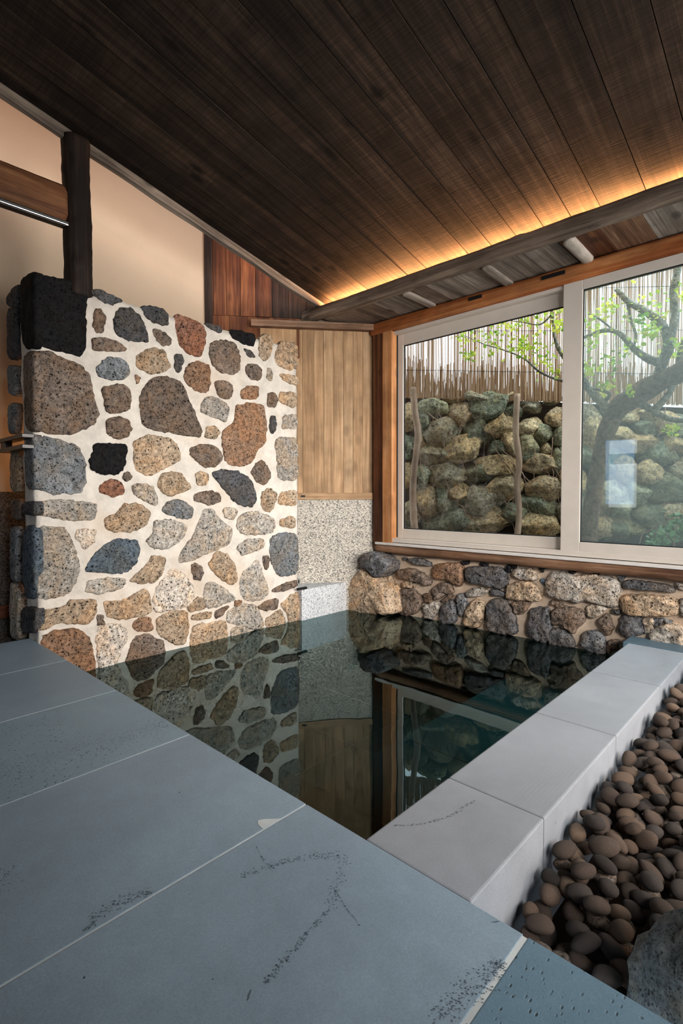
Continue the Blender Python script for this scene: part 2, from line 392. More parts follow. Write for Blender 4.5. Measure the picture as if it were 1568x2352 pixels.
specks([(770, 2045), (795, 2085), (825, 2125)], [.0008, .001, .0008], 40, GOUGE, fl, 4)
specks([(200, 2135), (240, 2090), (300, 2060), (345, 2050)], [.004, .012, .012, .004], 260, GOUGE, fl, 5)
specks([(1010, 2340), (1060, 2290), (1120, 2240), (1150, 2215)], [.012, .016, .014, .006], 420, GOUGE, fl, 6)
specks([(0, 2050), (10, 2010), (20, 2000)], [.02, .02, .01], 90, GOUGE, fl, 7)
specks([(0, 1790), (100, 1760), (200, 1725), (300, 1690), (380, 1660)], [.05, .07, .07, .05, .03], 900, GOUGE, fl, 8)
specks([(0, 1790), (100, 1760), (200, 1725), (300, 1690), (380, 1660)], [.05, .07, .07, .05, .03], 500, GROUT, fl, 9)
ribbon([(568, 2298), (572, 2285), (577, 2272)], [.001, .003, .001], GOUGE, 'gouge', fl)
ribbon([(1128, 2118), (1138, 2117), (1147, 2116)], [.001, .003, .001], GOUGE, 'gouge', fl)
Pp = [on(x, y, 2, .0007) for x, y in ((592, 1884), (606, 1881), (645, 1880), (625, 1892), (603, 1904), (592, 1893))]
adopt(mesh_obj('mortar_patch', Pp, [tuple(range(len(Pp)))], GROUT), fl)

# pool basin
bs = empty('pool_basin', (-2.4, 2.7, -1.05))
tag(bs, 'sunken soaking pool basin of dark basalt tiles with a step along two sides', 'pool')
abox('basin_floor', -3.94, -.93, 1.08, 4.47, -1.05, -1, POOLT, bs, 0)
abox('basin_wall', -3.9, -.96, .95, 1.1, -1.0, -.115, POOLT, bs, 0)
BX, BY, BZ = -1.93, 1.85, -.54
for (a, b) in ((BY, 2.6), (2.605, 3.36), (3.365, 4.4)):
    abox('step', BX, -.955, a+.002, b, -1, BZ, POOLT, bs, .003)
for (a, b) in ((-3.86, -3.3), (-3.295, -2.62), (-2.615, BX), (BX+.004, -.96)):
    abox('step', a, b, 1.105, BY-.003, -1, BZ, POOLT, bs, .003)
for k in range(3): abox('tile_joint', -3.84+0*k, -.96, 2.3+k*.7, 2.304+k*.7, -.999, -.9985, GROUT, bs, 0)
abox('tile_joint', -2.72, -2.716, 1.2, 4.4, -.999, -.9985, GROUT, bs, 0)
abox('tile_joint', BX, -.96, BY-.003, BY+.002, BZ-.01, BZ-.001, GROUT, bs, 0)
abox('tile_joint', BX-.001, BX+.004, 1.11, BY, BZ-.01, BZ-.001, GROUT, bs, 0)
dr = tube([(-2.2, 2.62, -.998), (-2.2, 2.62, -.985)], [.05, .045], 20); adopt(mesh_obj('drain_cover', *dr, STEEL), bs)
WZ = -.285
wa, wb_, wc, wd_, wz0 = -3.97, -.935, 1.103, 4.475, -1.02
wt = mesh_obj('pool_water', [(wa, wc, WZ), (wb_, wc, WZ), (wb_, wd_, WZ), (wa, wd_, WZ), (wa, wc, wz0), (wb_, wc, wz0), (wb_, wd_, wz0), (wa, wd_, wz0)],
              [(0, 1, 2, 3), (7, 6, 5, 4), (0, 4, 5, 1), (1, 5, 6, 2), (2, 6, 7, 3), (3, 7, 4, 0)], WATER)
tag(wt, 'still dark teal water filling the sunken pool, mirroring wall and window', 'water')

# pool ledge
pl = empty('pool_ledge', (-.78, 2.45, -1)); tag(pl, 'long smooth grey stone ledge between the pool and the pebble bed', 'ledge')
ys = [DE+.001, 1.558, 2.30, 3.05, 3.79]
for a, b in zip(ys, ys[1:]): abox('ledge_block', -.955, -.617, a+.0012, b-.0012, -1, 0, BASC, pl, .006, axis='y')
specks([(905, 1895), (950, 1895), (1000, 1885), (1040, 1870), (1060, 1855), (1090, 1840)], [.001, .002, .003, .003, .005, .004], 170, GOUGE, pl, 11)
specks([(1500, 1570), (1515, 1545), (1530, 1520), (1525, 1500)], [.015, .012, .015, .01], 160, GOUGE, pl, 12)

# curb at the foot of the window wall
cb = abox('stone_curb', -1.09, 2.3, 4.18, 4.4, -.5, -.1, BASP, None, .006); tag(cb, 'low blue-grey pitted stone curb at the foot of the window wall behind the ledge', 'curb')

# ---- masonry stones
SCOL = {'K': '161618', 'D': '48484a', 'B': '6b6e71', 'N': '675b52', 'O': '806653', 'T': '988672', 'G': '958f87', 'R': '7d5a4a', 'W': 'b5aca2', 'L': '515b64'}
def stone_piece(poly, code, axis, plane, mat, parent, hgt=.03, rough=.006, frm=None, seed=0, edge=.008, back=.04):
    """irregular cushion of stone standing proud of a wall plane. poly: pixel outline. axis: 0 -> plane x, normal +x ; 1 -> plane y, normal -y"""
    pts = [on(px, py, axis, plane) for px, py in poly]
    nrm = Vector((1, 0, 0)) if axis == 0 else Vector((0, -1, 0))
    for it in range(2):                                   # round the outline, then roughen it
        q = []
        for i in range(len(pts)):
            a, b = pts[i], pts[(i+1) % len(pts)]; q += [a.lerp(b, .16), a.lerp(b, .84)]
        pts = q
    c = sum(pts, Vector())/len(pts)
    size = sum((p-c).length for p in pts)/len(pts)
    pts = [c+(p-c)*(1+(.006 if axis == 0 else .012)/size) for p in pts]
    n = max(24, min(72, int(size*420)))
    per = [0]
    for i in range(len(pts)): per.append(per[-1]+(pts[(i+1) % len(pts)]-pts[i]).length)
    ring = []
    for k in range(n):
        d = per[-1]*k/n; i = max(j for j in range(len(pts)) if per[j] <= d); t = (d-per[i])/max(1e-9, per[i+1]-per[i])
        p = pts[i].lerp(pts[(i+1) % len(pts)], t); e = (p-c).normalized()
        p = p+e*(noise.noise(p*28+Vector((seed, 0, 0)))*edge*.8+noise.noise(p*80)*edge*.5); ring.append(p)
    h = hgt*min(1.0, .35+size*5)
    prof = [(1.0, -back), (1.0, 0), (.985, .35*h), (.94, .75*h), (.85, h), (.68, 1.08*h), (.45, 1.12*h), (.22, 1.15*h)]
    V = []; F = []
    for s_, hh in prof:
        for p in ring:
            q = c+(p-c)*s_
            dn = (noise.noise(q*13+Vector((0, seed, 0)))*rough*1.6+noise.noise(q*42)*rough*.9) if hh > .3*h else 0
            V.append(q+nrm*(hh+dn)-c)
    V.append(nrm*(1.15*h+noise.noise(c*13)*rough))
    m_ = len(prof)
    for i in range(m_-1):
        for k in range(n): F.append((i*n+k, i*n+(k+1) % n, (i+1)*n+(k+1) % n, (i+1)*n+k))
    for k in range(n): F.append(((m_-1)*n+k, (m_-1)*n+(k+1) % n, m_*n))
    o = mesh_obj('stone', V, F, mat, None, True)
    o.location = c
    if parent: o.parent = parent; o.matrix_parent_inverse = Matrix.Translation(parent.location).inverted()
    rr = random.Random(seed*7+3); k = rr.uniform(.88, 1.12)
    if mat is STONE_R: k *= 1.35 if code not in 'DK' else 1.9
    o.color = tuple(min(1, v*k) for v in lin(SCOL[code]))+(1,)
    return o
def parse(txt, sc, ox, oy):
    out = []
    for ln in txt.strip().split('\n'):
        c, rest = ln.split(None, 1)
        out.append((c, [(ox+float(p.split(',')[0])/sc, oy+float(p.split(',')[1])/sc) for p in rest.split()]))
    return out
FACE_A = '''K 192,70 250,80 380,110 420,130 445,160 440,470 410,480 330,470 210,432 192,436
N 192,468 240,462 330,500 420,535 460,590 490,720 515,790 470,850 340,890 200,875 192,700
B 192,908 240,905 320,920 400,950 440,1030 440,1120 420,1190 300,1195 192,1175 192,1000
G 192,1238 300,1225 420,1235 500,1250 495,1290 480,1330 350,1335 240,1310 192,1306
D 450,145 520,148 600,185 630,205 580,220 550,225 500,190
N 485,245 520,250 540,290 535,360 500,365 480,330
N 480,395 540,395 610,415 655,460 560,465 475,455
D 610,240 680,240 720,285 750,350 768,415 690,415 590,370 585,310
D 730,228 790,230 850,250 870,290 862,333 790,315 750,285
N 785,345 830,355 882,400 870,437 820,425 790,385
R 900,275 960,290 1040,325 1058,370 1055,430 1030,495 960,470 925,430 905,370
T 715,480 770,445 840,455 855,500 878,540 850,570 770,578 705,545 700,510
B 490,550 560,490 640,505 665,570 650,605 570,612 510,590
D 900,480 930,478 943,510 935,550 915,580 895,540
O 970,530 1020,515 1080,535 1080,620 1070,680 990,660 945,600
N 1085,420 1150,405 1215,430 1238,500 1230,565 1185,588 1110,560 1080,480
D 1050,315 1135,335 1135,370 1080,350
K 1180,352 1230,355 1310,375 1308,438 1270,430 1200,400
T 1340,385 1370,375 1402,395 1395,480 1365,513 1335,495 1330,440
T 1440,410 1530,425 1530,500 1533,550 1480,560 1420,530 1412,500
D 1250,450 1285,455 1315,495 1280,490
N 1270,535 1320,530 1345,560 1340,610 1290,610 1265,570
G 1375,550 1395,555 1405,590 1390,622 1372,600
T 1430,580 1500,585 1530,600 1530,640 1470,620
N 1110,620 1150,612 1190,635 1195,690 1170,712 1120,690
O 1240,660 1290,640 1330,645 1330,705 1240,710
O 695,585 730,600 705,630
N 525,650 580,635 650,635 675,700 670,765 580,782 545,770 535,700
N 740,650 790,598 860,595 930,620 965,700 1000,780 1035,860 1030,905 920,890 800,870 730,840 715,780 725,700
G 1040,720 1080,690 1150,720 1178,760 1165,830 1110,805 1035,775
O 1215,740 1290,730 1355,740 1370,830 1368,930 1320,975 1300,1030 1240,1058 1165,1040 1140,920 1145,880 1205,830
N 550,820 600,795 660,820 678,860 655,905 590,918 550,880
T 1060,850 1110,845 1135,880 1110,915 1055,905
N 1380,680 1415,672 1430,710 1420,750 1375,750
T 1440,675 1520,670 1522,745 1500,755 1430,720
D 1390,800 1415,795 1423,850 1400,890 1385,860
G 1455,790 1528,785 1530,860 1450,865
G 1415,910 1525,905 1530,1000 1530,1130 1430,1120 1425,1040
K 475,940 640,940 655,965 645,1030 630,1090 520,1095 465,1070 458,1020 480,990
T 690,930 760,893 850,905 910,940 935,1020 860,1060 770,1105 700,1080 688,1000
N 975,965 1040,940 1110,950 1148,1010 1110,1055 1050,1060 985,1005
N 1290,1075 1340,1020 1375,1050 1395,1110 1360,1152 1310,1125
T 815,1110 880,1080 930,1090 985,1165 930,1190 860,1212 820,1160
T 1010,1095 1040,1080 1075,1100 1060,1150 1020,1150
D 1085,1090 1150,1072 1240,1085 1295,1130 1318,1220 1300,1268 1210,1245 1150,1170
G 685,1150 740,1140 790,1160 805,1210 800,1260 730,1225 685,1200
R 505,1165 560,1120 620,1130 640,1195 590,1212 515,1195
N 630,1105 660,1085 675,1115 650,1135
N 990,1205 1060,1180 1120,1190 1140,1235 1080,1255 1010,1235
T 1345,1190 1385,1165 1430,1195 1410,1260 1380,1295 1345,1270
T 1440,1190 1525,1175 1525,1260 1430,1250'''
FACE_B = '''G 192,362 330,360 360,400 390,480 410,560 390,650 350,700 230,730 192,722
T 540,310 600,290 640,240 720,240 775,280 755,350 690,380 610,385 545,370
B 830,265 880,225 940,220 1000,270 975,320 920,315 850,290
G 1150,270 1190,255 1225,280 1205,325 1155,305
G 1045,270 1090,265 1140,330 1195,370 1180,450 1080,490 1000,525 920,545 930,490 1000,400
G 1230,300 1300,275 1400,305 1418,350 1395,395 1250,400 1215,360
G 790,330 870,318 960,350 950,410 880,465 790,470 750,430 790,390
W 385,380 440,370 495,375 480,440 430,475
L 445,570 500,480 590,425 700,425 718,480 700,550 640,600 540,595 450,590
T 1440,320 1500,300 1520,320 1518,365 1440,355
G 1220,455 1280,420 1350,415 1360,465 1300,490 1250,505 1220,480
T 1070,560 1110,485 1170,495 1210,560 1225,630 1190,660 1130,620
B 1390,410 1460,385 1530,400 1533,600 1430,615 1400,560 1385,480
T 680,620 750,560 780,510 855,515 840,590 800,645 720,650 670,635
N 980,555 1010,545 1045,575 1035,635 1000,635
W 790,700 830,640 890,565 940,590 1000,680 990,760 900,785 795,800
G 1240,600 1290,560 1325,520 1350,590 1385,690 1350,735 1270,740 1232,700
N 1350,510 1380,505 1388,545 1365,585
G 450,640 520,620 640,625 650,655 590,690 500,705 445,690
G 1055,650 1100,640 1160,680 1220,730 1120,765 1070,780 1045,730
T 205,790 340,770 350,735 450,730 498,735 490,820 440,862 300,850 230,890 205,885
T 530,740 640,740 740,670 770,720 785,800 690,825 600,835 550,815
T 970,755 1030,720 1055,740 1060,775 1000,795 965,790
N 1400,680 1470,645 1525,630 1528,665 1460,690 1405,695
O 218,920 290,890 400,885 440,915 470,950 490,1060 480,1150 380,1130 290,1060 218,1000
W 500,880 560,855 650,875 655,920 620,1000 600,1070 540,1100 505,1080 500,960
O 680,860 720,825 780,825 785,895 700,895
N 670,960 700,925 760,910 840,945 845,1030 700,1065 640,1070
T 810,830 890,790 965,790 975,880 950,965 890,960 810,910
T 990,815 1060,795 1090,795 1085,830 1000,840
N 1105,790 1160,765 1180,770 1140,815 1105,835
T 1000,860 1100,850 1160,835 1170,950 1080,975 985,990 975,940
G 1165,800 1230,755 1320,760 1365,880 1290,885 1230,865 1165,850
N 1320,775 1370,740 1430,725 1430,780 1370,790
T 1365,835 1450,780 1475,890 1380,910
T 1440,760 1490,715 1530,695 1560,760 1555,870 1490,880 1475,800
G 1185,880 1240,865 1310,905 1190,945
N 490,820 530,810 540,860 500,870
O 1205,740 1245,735 1235,765 1205,765'''
END_A = '''K 115,95 170,62 188,68 190,430 130,445 118,300
N 130,480 188,465 188,870 140,860
B 145,900 188,903 188,1170 140,1160
D 130,1240 188,1236 188,1305 130,1300
D 45,180 100,120 110,145 95,240 50,230
D 45,250 92,240 95,480 50,505
B 48,545 95,540 90,690 52,680
B 52,740 88,735 80,880 50,880
T 60,985 110,985 110,1180 65,1180
N 62,1230 110,1230 112,1325 75,1320'''
END_B = '''L 128,360 188,362 188,725 130,715
D 120,775 196,775 192,900 130,900
B 65,370 95,360 98,640 62,620
G 60,640 100,690 110,780 110,930 65,930'''  # some corner stones coded darker and bluer here: shade painted on end faces
FX = -3.91; FYE = 1.125
sp = empty('stone_partition', (-4.03, 2.3, -.3))
tag(sp, 'tall rubble wall of mottled lava stones in white mortar, left of the pool', 'stone wall')
# mortar body: noisy box, top edge following the stones
def mortar_body(name, x0, x1, y0, y1, z0, top, mat, parent, res=.035, amp=.012):
    bm = bmesh.new(); bmesh.ops.create_cube(bm, size=1)
    for v in bm.verts: v.co = Vector((x0+(v.co.x+.5)*(x1-x0), y0+(v.co.y+.5)*(y1-y0), v.co.z+.5))
    for ax, L in ((0, x1-x0), (1, y1-y0), (2, 2.6)):
        es = [e for e in bm.edges if abs(e.verts[0].co[ax]-e.verts[1].co[ax]) > (1e-4)]
        es = [e for e in es if all(abs(e.verts[0].co[k]-e.verts[1].co[k]) < 1e-4 for k in range(3) if k != ax)]
        bmesh.ops.subdivide_edges(bm, edges=es, cuts=max(1, int(L/res)), use_grid_fill=True)
    for v in bm.verts:
        t = top(v.co) if callable(top) else top
        z = z0+v.co.z*(t-z0); v.co.z = z
        n = noise.noise_vector(v.co*5)*amp+noise.noise_vector(v.co*17)*amp*.4
        v.co += n
    me = bpy.data.meshes.new(name); bm.to_mesh(me); bm.free(); me.materials.append(mat)
    me.polygons.foreach_set('use_smooth', [True]*len(me.polygons))
    o = bpy.data.objects.new(name, me); COL.objects.link(o)
    if parent: adopt(o, parent)
    return o
def ptop(co): return 2.44+.02*noise.noise(Vector((co.y*3, 0, 0)))
mortar_body('mortar', FX-.24, FX-.006, FYE+.008, 3.5, -1.0, ptop, MORT, sp)
sd = 0
for c, poly in parse(FACE_A, 2.24, 0, 600)+parse(FACE_B, 2.24, 0, 1050):
    sd += 1; stone_piece(poly, c, 0, FX, STONE, sp, .012, .007, seed=sd, edge=.016)
for c, poly in parse(END_A, 2.24, 0, 600)+parse(END_B, 2.24, 0, 1050):
    sd += 1; stone_piece(poly, c, 1, FYE, STONE, sp, .02, .005, seed=sd).name = 'end_stone'
rs = random.Random(15)
for k in range(24):
    cy, cz = 1.3+(k % 8)*.29+rs.uniform(-.03, .03), -.42-.22*(k//8)+rs.uniform(-.02, .02); poly = []
    for j in range(8):
        a = j*math.pi/4; x, y, z = proj(Vector((FX, cy+math.cos(a)*.13*rs.uniform(.8, 1.1), cz-math.sin(a)*.095*rs.uniform(.8, 1.1)))); poly.append((x, y))
    sd += 1; stone_piece(poly, rs.choice('DNGTB'), 0, FX, STONE, sp, .013, .006, seed=sd, edge=.016).name = 'submerged_stone'
# dark iron hinge bracket clamped round the wall end
ib = empty('iron_bracket', on(34, 1017, 1, 1.06)); tag(ib, 'small dark iron bracket fixed to the near end of the stone wall', 'bracket')
for zz in (on(34, 1006, 1, 1.06).z, on(34, 1030, 1, 1.06).z):
    xa, xb = on(6, 1015, 1, 1.07).x, on(62, 1015, 1, 1.07).x
    abox('bracket_bar', xa, xb, 1.04, 1.115, zz-.014, zz+.014, IRON, ib, .004)
abox('bracket_pin', xa+.02, xa+.13, 1.05, 1.1, zz-.0, zz+.06, IRON, ib, .006)

# window wall lower masonry
WY = 4.42
W1 = '''O 440,260 560,240 700,240 745,300 740,400 700,480 560,400 440,400
D 770,280 900,275 1100,280 1185,320 1190,440 1150,500 1020,480 950,460 780,430
N 60,320 180,290 280,310 370,380 410,430 380,470 300,440 100,400
D 180,190 300,190 400,230 410,270 300,260 190,230
G 1230,320 1320,290 1450,310 1510,370 1480,410 1320,410
T 1200,470 1290,430 1430,430 1500,480 1540,620 1400,620 1200,600
G 770,540 850,490 940,490 1000,530 920,570 800,590
N 420,500 520,440 600,450 640,540 560,560 460,620 430,560
N 40,530 150,505 250,520 310,600 300,700 240,760 130,780 60,720
G 340,680 420,640 500,640 480,740 400,810 340,790
D 520,700 580,620 640,620 670,720 660,840 560,860 510,820
B 690,560 740,560 780,640 760,740 720,790 690,700
T 770,740 850,610 950,640 970,680 920,880 850,900 750,870
D 1000,650 1080,610 1170,610 1230,700 1280,800 1290,950 1200,970 1010,930 990,780
N 1250,640 1350,620 1430,650 1350,760 1270,740
D 1430,720 1500,700 1600,700 1650,800 1640,1010 1568,1050 1400,980
D 1020,510 1100,510 1170,560 1160,580 1060,570
N 340,560 430,540 420,640 350,640
T 120,430 230,430 250,500 130,480
G 0,600 40,640 30,740 0,740
K 920,240 980,245 980,270 920,265
K 730,220 790,225 780,250 740,250
K 1190,270 1220,260 1220,320 1190,310
K 1245,265 1275,270 1260,305
D 120,185 155,190 140,215
N 520,620 600,560 640,575 560,650'''
W2 = '''G 190,160 330,150 480,190 620,180 800,200 910,270 920,340 880,520 800,500 600,460 480,460 300,430 200,400 150,360
D 960,260 1020,230 1200,250 1400,280 1480,310 1470,360 1300,340 1130,330 980,310
T 930,400 1050,380 1250,390 1450,410 1520,440 1530,580 1440,600 1250,600 1130,600 980,580 940,500
N 235,540 340,510 480,530 560,600 540,680 480,720 440,790 330,690 220,690
G 580,510 680,490 780,530 740,570 700,610 600,620
N 700,640 780,590 830,640 850,740 800,800 740,730
D 920,640 990,600 1130,620 1170,700 1160,780 1000,830 930,780
B 540,790 640,760 740,800 780,960 720,1000 600,970 520,900
D 170,800 250,730 350,750 430,830 450,930 200,900
G 1170,620 1280,650 1260,760 1180,780
G 1240,760 1380,690 1560,710 1600,930 1400,930 1230,860
D 1260,640 1350,640 1340,700 1280,720
B 1380,640 1450,650 1430,690
K 90,110 130,115 120,145
K 400,145 460,150 430,180
K 650,155 700,160 670,190
D 900,195 960,195 940,240
N 220,440 330,480 330,520 240,490
L 100,240 140,230 150,270 130,290
D 850,540 910,550 900,590 850,570
G 1500,260 1600,280 1620,340 1540,320
G 1540,430 1700,440 1720,620 1560,600
N 780,900 830,860 900,860 880,960 800,980'''
W3 = '''T 660,720 740,650 800,680 850,730 940,790 960,870 970,960 880,975 640,960 630,880
D 740,560 790,525 880,560 930,610 920,660 860,710 800,660 740,620
T 880,700 940,690 955,740 940,785 880,740
D 715,600 745,570 745,620 725,640'''
wb = empty('wall_window'); tag(wb, kind='structure')
mortar_body('mortar', -3.98, 2.4, WY+.005, WY+.3, -1.0, .37, MORT2, wb, .05, .014)
for c, poly in parse(W1, 4.48, 900, 1240)+parse(W2, 4.506, 1220, 1280)+parse(W3, 3.136, 600, 1100)[2:]:
    sd += 1; stone_piece(poly, c, 1, WY, STONE_R, wb, .055, .014, seed=sd, edge=.014)
for c, poly in parse(W3, 3.136, 600, 1100)[:2]:      # two big corner boulders standing forward of the wall
    sd += 1; stone_piece(poly, c, 1, 4.27, STONE_R, wb, .09, .016, seed=sd, edge=.014, back=.2)
rs = random.Random(5)
for k in range(24):       # the wall goes on to the right
    cx, cz = -.35+(k % 8)*.34+rs.uniform(-.03, .03), .24-.24*(k//8)+rs.uniform(-.02, .02)
    poly = []
    for j in range(8):
        a = j*math.pi/4; P = Vector((cx+math.cos(a)*.15*rs.uniform(.8, 1.1), WY, cz-math.sin(a)*.1*rs.uniform(.8, 1.1)))
        x, y, z = proj(P); poly.append((x, y))
    sd += 1; stone_piece(poly, rs.choice('DNGTB'), 1, WY, STONE_R, wb, .055, .014, seed=sd, edge=.014)

# upper parts of the window wall: a solid strip above the window, returns at the sides
HZ0, HZ1 = 2.70, 2.838
abox('wall_infill', -3.98, 2.4, 4.46, 4.7, 2.72, 3.3, PLAS, wb, 0)
abox('wall_infill', 2.2, 2.4, 4.46, 4.7, .3, 2.72, PLAS, wb, 0)
abox('wall_infill', -3.98, -3.62, 4.46, 4.7, .37, 2.72, PLAS, wb, 0)

# angled back wall
TH = math.radians(50.9); AD = Vector((math.cos(TH), math.sin(TH), 0)); AN = Vector((AD.y, -AD.x, 0))   # AN points into the room
C0 = Vector((-3.66, 4.40, 0))
def ap(s, n, z): return C0+AD*s+AN*n+Vector((0, 0, z))      # s<0 goes left
def abx(name, s0, s1, n0, n1, z0, z1, mat, parent, bev=.003, vert=False, **k):
    c = ap((s0+s1)/2, (n0+n1)/2, (z0+z1)/2)
    if vert: M = frame((0, 0, 1), AN, AD.cross(Vector((0,0,1)))*0+(-AD) if False else Vector((0, 0, 1)).cross(AN), c); sz = (z1-z0, n1-n0, s1-s0)
    else: M = frame(AD, AN*-1, (0, 0, 1), c); sz = (s1-s0, n1-n0, z1-z0)
    return bbox(name, sz, M, mat, parent, bev, **k)
def s_at(px, z=1.5, n=0):
    P = onp(px, 1100, ap(0, n, 0), AN); return (P-C0).dot(AD)
wk = empty('wall_back'); tag(wk, kind='structure')
abx('wall_core', -1.9, .25, -.3, -.032, -.6, 4.3, PLAS, wk, 0)
edges = [600, 683, 696, 722, 744, 767, 789, 811, 833, 857]
es = [s_at(p) for p in edges]
for a, b in zip(es, es[1:]): abx('wall_board', a+.001, b-.001, -.03, -.004+random.uniform(-.003, .003), 1.0, 2.79, W_TAN, wk, .002, vert=True)
ee = [s_at(p) for p in (470, 494, 524, 556, 590, 627, 665, 705, 745, 790, 830, 857)]
for a, b in zip(ee, ee[1:]): abx('wall_board', a+.0015, b-.0015, -.03, .0+random.uniform(-.006, .006), 2.872, 4.2, W_RED if a < ee[5]-.01 else W_DARK, wk, .004, vert=True)  # boards on the right get dark wood as painted shadow behind the ceiling edge
e3 = [s_at(p) for p in (470, 505, 530, 548, 572, 600, 630, 660, 690)]
for a, b in zip(e3, e3[1:]): abx('wall_board', a+.0008, b-.0008, -.034, -.006, 2.45, 2.87, W_RED, wk, .002, vert=True)
gs = [-1.9, s_at(683), s_at(775), 0.2]
for a, b in zip(gs, gs[1:]): abx('granite_panel', a+.0008, b-.0008, -.03, .0, -.45, .933, GRAN, wk, .001)
t1 = abx('wall_trim', s_at(600), 0.0, -.03, .022, .934, 1.008, W_TAN, None, .004, cuts=12, rough=.003); t1.name = 'timber_rail'
tag(t1, 'thin pale timber rail capping the granite panel in the back corner', 'trim')
abx('notch', s_at(690), s_at(700), .0, .0235, .962, .982, BLACK, t1, 0); o = t1.children[0]; o.matrix_parent_inverse = t1.matrix_basis.inverted(); 
t2 = abx('timber_ledge', s_at(579, n=.06), s_at(858, n=.06), -.02, .07, 2.755, 2.825, W_SILL, None, .006, cuts=14, rough=.004)
tag(t2, 'short brown timber ledge under the end of the log beam on the board wall', 'ledge')

# granite nook block beside the pool corner
nk = empty('granite_nook', (-3.9, 3.9, -.5)); tag(nk, 'pale granite water-inlet block at the far left pool corner', 'granite block')
y0, y1 = 3.46, 4.2
pA = C0+AD*-.22; pB = C0+AD*-1.15
def prism(name, poly, z0, z1, mat, parent):
    n = len(poly); V = [(x, y, z0) for x, y in poly]+[(x, y, z1) for x, y in poly]
    F = [tuple(range(n-1, -1, -1)), tuple(range(n, 2*n))]+[(i, (i+1) % n, n+(i+1) % n, n+i) for i in range(n)]
    o = mesh_obj(name, V, F, mat); return adopt(o, parent)
prism('block', [(-3.855, 3.5), (-3.855, 4.165), (pB.x, pB.y)], -1, .018, GRANP, nk)
prism('shelf', [(-3.857, 3.5), (-3.857, 4.165), (pB.x, pB.y)], .0185, .026, GRANP, nk)
a, b = on(684, 1354, 0, -3.85), on(705, 1353, 0, -3.85)
abox('outlet_slot', -3.87, -3.849, a.y, b.y, a.z-.01, a.z+.012, BLACK, nk, 0)
q = on(686, 1340, 0, -3.9); spv = tube([q, q+Vector((0, 0, .06)), q+Vector((0, 0, .068))], [.009, .009, .006], 12)
s_ = mesh_obj('steel_pipe', *spv, STEEL, None, True); tag(s_, 'tiny upright steel pipe stub on the granite block beside the stone wall', 'pipe')

# plaster wall (left), wainscot, upper ceiling
PX = -4.78
wl = empty('wall_left'); tag(wl, kind='structure')
abox('plaster', PX-.2, PX, -2.6, 3.12, 1.02, 4.6, PLAS, wl, 0)
abox('wainscot', PX-.2, PX+.02, -2.6, 3.3, -.4, 1.02, GRAND, wl, .003)
abox('plaster', PX-.2, PX+.015, -2.6, 3.09, 1.02, 2.50, PLAS, wl, .004)
bb = abox('baseboard_left', PX-.1, PX+.05, -2.6, 3.0, .02, .12, W_RED, None, .004, axis='y'); tag(bb, kind='structure')
abox('ground', -5.2, -4.03, -2.6, 4.6, -.3, -.16, SOIL, fl, 0)
abox('ground', -4.95, -4.18, 1.1, 4.4, -1.2, -.17, SOIL, fl, 0)
# jamb between plaster and boards
j = abx('trim_jamb', s_at(476), s_at(492), -.02, .03, 1.0, 4.2, W_DARK, None, .006, vert=True, cuts=6, rough=.004); j.name = 'trim_1'; tag(j, kind='structure')

# ---- ceiling
SL = math.radians(12.415)
CD = Vector((0, -math.cos(SL), math.sin(SL)))         # up-slope, away from the window
CN = Vector((0, -math.sin(SL), -math.cos(SL)))        # faces down
CP = Vector((0, 3.85, 3.005))
def cx(px, py): return onp(px, py, CP, CN).x
bx = [cx(1568, 280)+.0, cx(1480, 431), cx(1375, 470), cx(1300, 482), cx(1244, 517), cx(1181, 539), cx(1124, 561), cx(1071, 580), cx(1021, 599), cx(976, 616), cx(934, 632), cx(888, 647), cx(841, 664), cx(790, 681), cx(757, 692)]
RX = cx(740, 697)-.0
bx = [2.4, 2.1, 1.8, 1.5, 1.2, .92, .64, .38, .12, -.13, -.39]+bx+[RX]
ce = empty('ceiling'); tag(ce, kind='structure')
L = 6.9
for i in range(len(bx)-1):
    x1, x0 = bx[i], bx[i+1]
    off = random.uniform(0, .010)
    c = CP+CD*(L/2-.3)-CN*(.012+off); c.x = (x0+x1)/2
    bbox('ceiling_board', (L, x1-x0-.005, .022), frame(CD, (1, 0, 0), CD.cross(Vector((1, 0, 0))), c), W_CEIL, ce, .0015)
c = CP+CD*(L/2-.3)-CN*.06; c.x = (2.4+RX)/2
bbox('ceiling_deck', (L, 2.4-RX, .05), frame(CD, (1, 0, 0), CD.cross(Vector((1, 0, 0))), c), BLACK, ce, 0)
# higher ceiling over the left aisle
hc = abox('ceiling_aisle', -5.1, RX+.3, -2.7, 4.8, 4.3, 4.4, W_CEIL, None, 0, axis='y'); hc.name = 'ceiling_1'; tag(hc, kind='structure')
# rake board along the ceiling edge
c = CP+CD*(2.35)-CN*(-.012); c.x = RX-.03
rk = bbox('rake_board', (5.6, .055, .085), frame(CD, (1, 0, 0), CD.cross(Vector((1, 0, 0))), c+CD*.25), W_GREY, None, .006, cuts=60, rough=.009)
tag(rk, 'long weathered timber edging the sloping board ceiling on the left', 'timber edging')
# cove strip light hidden behind the edging, washing the plaster
c2 = CP+CD*2.0-CN*.07; c2.x = RX-.075
lo = lamp('cove_left', 'AREA', c2, c2+Vector((-1, 0, -.35)), 15, (1.0, .38, .1), 5.0, .03)
x = CD.copy(); zz = -Vector((-1, 0, .6)).normalized(); zz = (zz-x*zz.dot(x)).normalized(); yy = zz.cross(x)
lo.matrix_world = frame(x, yy, zz, c2)

